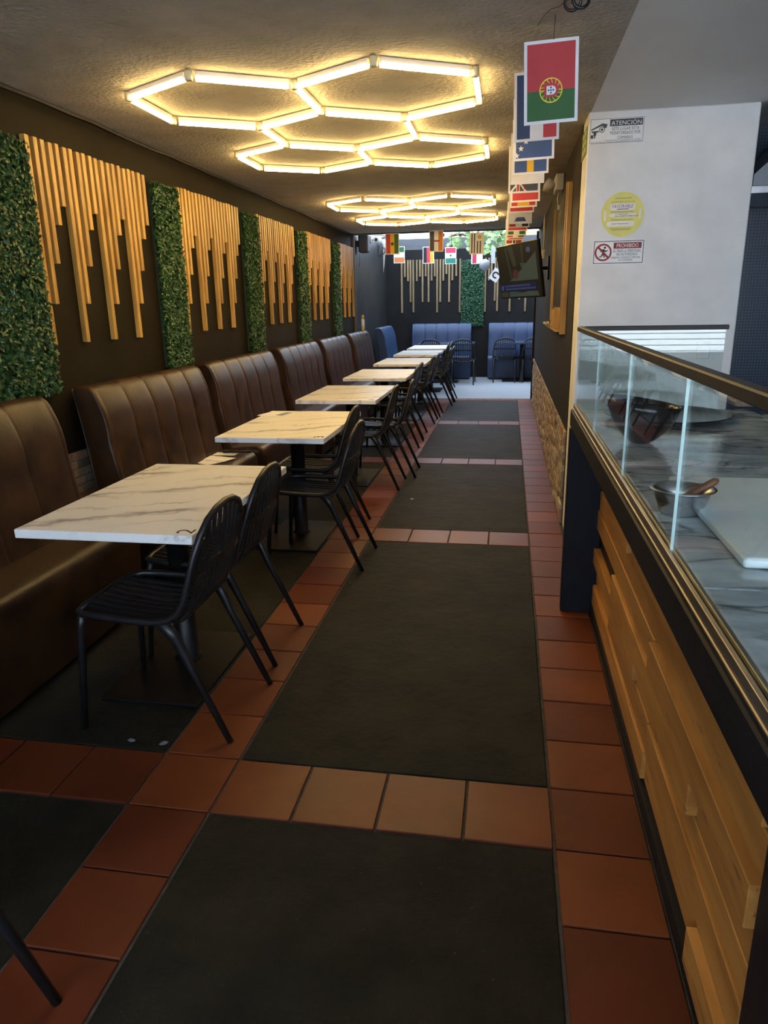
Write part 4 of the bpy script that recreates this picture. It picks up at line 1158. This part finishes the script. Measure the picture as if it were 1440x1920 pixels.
MB().tube([(0.03, 0, 0.05), (0.10, -0.02, 0.06)], 0.014, 8).build('arm', 'camera_beige', t)
MB().tube([(0.10, 0.06, 0.075), (0.12, -0.10, 0.045)], [0.05, 0.05], 12).build('housing', 'camera_beige', t)
MB().tube([(0.12, -0.101, 0.045), (0.1225, -0.115, 0.042)], 0.028, 12).build('lens', 'tv_bezel', t)
t = thing('wall_speaker', 'small dark loudspeaker on the left patio wall', 'speaker', (PX, 12.72, 2.40))
MB().box(0.03, 0.20, -0.10, 0.10, 0.0, 0.30).build('cabinet', 'speaker_brown', t, 0.03, 2)
MB().box(0.0, 0.04, -0.03, 0.03, 0.1, 0.2).build('bracket', 'black_metal', t)
MB().tube([(0.03, 0.03, 0.0), (0.02, 0.06, -0.12), (0.02, 0.02, -0.22)], 0.004, 5).build('wire', 'black_metal', t)
t = thing('slim_bottle', 'slim bottle with white label and gold foot at the end of the left wall', 'bottle', (WL + 0.10, 11.68, 1.10))
MB().box(-0.1, 0.08, -0.07, 0.07, -0.02, 0.0).build('ledge', 'beam_brown', t)
MB().lathe([(0.001, 0), (0.028, 0.0), (0.028, 0.10), (0.001, 0.10)], 14).build('gold_foot', 'bottle_gold', t)
MB().lathe([(0.001, 0.101), (0.028, 0.101), (0.028, 0.21), (0.018, 0.23), (0.001, 0.23)], 14).build('label', 'paper_white', t)
MB().lathe([(0.001, 0.231), (0.022, 0.231), (0.026, 0.26), (0.012, 0.285), (0.001, 0.29)], 14).build('cap', 'bottle_gold', t)
t = thing('balloon', 'grey silver balloon hanging before the emerald panel', 'balloon', (-0.47, 14.0, 2.21))
MB().sphere((0, 0, 0), 0.10, 12, 1.05).build('body', 'balloon_silver', t)
MB().lathe([(0.001, -0.10), (0.012, -0.12), (0.001, -0.122)], 8).build('knot', 'balloon_silver', t)
MB().tube([(0, 0, 0.10), (0.01, 0, 0.33)], 0.0012, 4).build('string', 'print_black', t)
t = thing('tilted_card', 'white tilted card with a black ring letter C, hanging by the balloon', 'card', (-0.265, 14.0, 2.03), (0, 0.6, 0))
MB().box(-0.085, 0.085, -0.003, 0.003, -0.11, 0.11).build('card', 'paper_white', t)
q = MB(); ring(q, 0, 0, 0.035, 0.062, -0.0045, n=24, a0=0.7, a1=2 * PI - 0.7); q.build('letter', 'print_black', t)
MB().tube([(0, 0, 0.11), (-0.285, 0, 0.418)], 0.0012, 4).build('string', 'print_black', t)
def bulb(x, y, z, label):
    t = thing('string_bulb', label, 'bulb', (x, y, z), group='socket bulbs in the patio')
    MB().lathe([(0.001, 0.06), (0.025, 0.05), (0.028, 0.0), (0.001, 0.0)], 12).build('socket', 'black_plastic', t)
    MB().sphere((0, 0, -0.03), 0.03, 8).build('globe', 'lantern_glass', t)
    MB().tube([(0, 0, 0.055), (0, 0, 2.80 - z)], 0.004, 5).build('cord', 'black_plastic', t)
bulb(-1.19, 13.4, 2.68, 'black socket bulb above the red white teal flag, upper one')
bulb(-1.12, 14.4, 2.56, 'black socket bulb just over the red white teal flag')
b = MB(); b.tube([(PX, 13.4, 2.82), (-1.19, 13.4, 2.80), (KX, 13.4, 2.85)], 0.006, 5); b.tube([(PX, 14.4, 2.82), (-1.12, 14.4, 2.80), (KX, 14.4, 2.85)], 0.006, 5)
tag(b.build('light_cable', 'black_plastic'), 'black cable spanning the patio for the bulbs', 'cable')
def vine(x, y, z, ln, n, label):
    t = thing('hanging_vine', label, 'plant', (x, y, z), group='vines over the patio')
    rnd = random.Random(int(x * 100) + 7)
    pts = [(ln * k / 8, 0.1 * math.sin(k * 1.3), 0.06 * math.sin(k * 0.9) - 0.015 * k) for k in range(9)]
    MB().tube(pts, [0.02 - 0.0018 * k for k in range(9)], 6).build('stem', 'speaker_brown', t)
    vs = []; fs = []
    for i in range(n):
        k = rnd.randrange(9)
        c = Vector(pts[k]) + Vector((rnd.uniform(-.14, .14), rnd.uniform(-.15, .15), rnd.uniform(-.20, .12)))
        nv = Vector((rnd.uniform(-.6, .6), -1, rnd.uniform(-.3, .9))).normalized(); u = Matrix.Rotation(rnd.uniform(0, 6.3), 3, nv) @ nv.orthogonal().normalized(); v = nv.cross(u)
        s = rnd.uniform(.03, .055); kk = len(vs)
        vs += [c + (u * math.cos(a) + v * math.sin(a)) * s * (1 if j else 1.3) for j, a in enumerate([2 * PI * m / 6 for m in range(6)])]
        fs += [tuple(range(kk, kk + 6))]
    me = bpy.data.meshes.new('leaves'); me.from_pydata(vs, [], fs); me.update()
    place('leaves', me, 'vine_leaf', t)['kind'] = 'stuff'
vine(-1.15, 14.6, 2.78, 0.9, 90, 'leafy vine hanging over the patio behind the striped sun flag')
vine(-0.62, 13.4, 2.80, 0.75, 60, 'leafy vine reaching towards the television')
rf = thing('neighbour_roof', 'clay tiled neighbour roof seen above the patio wall', 'roof', (-1.6, 18.5, 2.75))
for r in range(6):
    MB().box(0, 2.8, r * 0.30, r * 0.30 + 0.34, r * 0.10, r * 0.10 + 0.05).build('tile_course', 'roof_clay', rf, 0.01)
MB().box(0.05, 2.75, 0.1, 1.9, -2.7, -0.02).build('wall', 'parapet_grey', rf)

# ------------------------------------------------------------------ small things
def paper(name, x, y, z, w_, l_, rz, label, cat, mat='paper_white', group=None):
    t = MB().box(-w_ / 2, w_ / 2, -l_ / 2, l_ / 2, 0, 0.0025).build(name, mat, None, loc=(x, y, z), rot=(0, 0, rz))
    return tag(t, label, cat, group)
paper('paper_napkin', -2.12, 4.72, 0.486, 0.24, 0.15, -0.5, 'loose pale paper on the sofa seat behind table 2', 'paper')
paper('paper_napkin', -2.07, 4.80, 0.4895, 0.24, 0.14, -0.3, 'second pale paper lying over the first on the sofa seat', 'paper')
paper('paper_envelope', -2.10, 4.97, 0.4885, 0.24, 0.10, 0.0, 'cream paper sleeve beside the black cutlery on the sofa seat', 'paper')
t = thing('cutlery_pack', 'black cutlery in a crinkled clear bag on the sofa seat', 'cutlery', (-1.99, 4.98, 0.492))
MB().tube([(-0.10, 0, 0.014), (0.12, 0.01, 0.014)], [0.012, 0.009], 8).build('handle', 'black_plastic', t)
b = MB(); rb = random.Random(2)
vs = []; fs = []
for i in range(9):
    for j in range(4):
        vs.append((-0.14 + i * 0.042, -0.035 + j * 0.024 + rb.uniform(-.004, .004), (0.03 if j in (1, 2) else 0.008) + rb.uniform(-.006, .008)))
for i in range(8):
    for j in range(3):
        fs.append((i * 4 + j, (i + 1) * 4 + j, (i + 1) * 4 + j + 1, i * 4 + j + 1))
b.add(vs, fs); b.build('clear_bag', 'plastic_film', t)
t = thing('folded_menu', 'folded white menu with a blue print lying on table 3', 'menu', (-1.66, 5.08, TZ + 0.001), (0, 0, -0.25))
MB().box(-0.11, 0.08, -0.14, 0.09, 0, 0.002).build('sheet', 'paper_white', t)
MB().box(0.02, 0.075, -0.10, 0.06, 0.0021, 0.0027).build('print', 'print_steelblue', t)
t = thing('ceiling_wire', 'coiled black wire end poking out of the ceiling', 'wire', (0.17, 3.02, ZC))
coil = [(0.02 * math.cos(a) + a * 0.0045, 0.012 * math.sin(a * 0.5), -0.03 + 0.02 * math.sin(a)) for a in [k * 0.5 for k in range(28)]]
MB().tube(coil, 0.006, 6).build('coil', 'black_plastic', t)
MB().tube([(0, 0, -0.02), (-0.025, 0.05, -0.02), (-0.05, 0.09, -0.012), (-0.075, 0.14, -0.016), (-0.095, 0.19, -0.03)], 0.0015, 5).build('thin_wire', 'beam_brown', t)

def scrap(x, y, r, label, mat='print_steelblue'):
    rs = random.Random(int(x * 1000))
    pts = [(r * rs.uniform(.5, 1.1) * math.cos(a), r * .6 * rs.uniform(.5, 1.1) * math.sin(a)) for a in [2 * PI * k / 9 for k in range(9)]]
    b = MB(); b.prism(pts, 'z', 0, 0.0015)
    tag(b.build('floor_scrap', mat, None, loc=(x, y, 0.0005), rot=(0, 0, rs.uniform(0, 3))), label, 'scrap')
scrap(-1.345, 2.115, 0.022, 'small pale torn scrap on the black panel by the nearest chair leg')
scrap(-1.215, 2.115, 0.020, 'small pale torn scrap at the panel corner beside the red tiles')
scrap(-0.745, 5.62, 0.030, 'crumpled clear wrapper on the corridor panel beside the third table', 'print_steelblue')
# kitchen glimpse behind the pillar
t = thing('range_hood', 'grey metal range hood above the kitchen side behind the pillar', 'hood', (2.3, 5.7, 2.1))
b = MB(); b.prism([(-0.75, 0.15), (0.75, 0.15), (0.75, 0.22), (0.4, 0.55), (-0.4, 0.55), (-0.75, 0.22)], 'y', -0.30, 0.45); b.build('canopy', 'hood_metal', t)
MB().box(-0.78, 0.78, -0.33, 0.45, 0.10, 0.149).build('rim', 'brushed_steel', t, 0.004)
MB().box(-0.3, 0.3, -0.1, 0.4, 0.551, 0.68).build('duct', 'hood_metal', t)

# ------------------------------------------------------------------ street in front (behind the camera)
struct(MB().box(-12, 14, -16, YF, -0.35, -0.15).build('floor_street', 'street_grey'), 'grey street in front of the cafe')
sh = thing('street_shutter', 'white louvred shutter across the street, seen mirrored in the counter glass', 'shutter', (2.0, -13.0, -0.15))
MB().box(-5.0, 5.0, -0.3, 0.0, 0, 3.0).build('facade', 'parapet_grey', sh)
for k in range(16):
    MB().box(-2.4, 4.2, 0.0, 0.06, 0.25 + k * 0.15, 0.375 + k * 0.15).build('louvre', 'shutter_white', sh, 0.01)
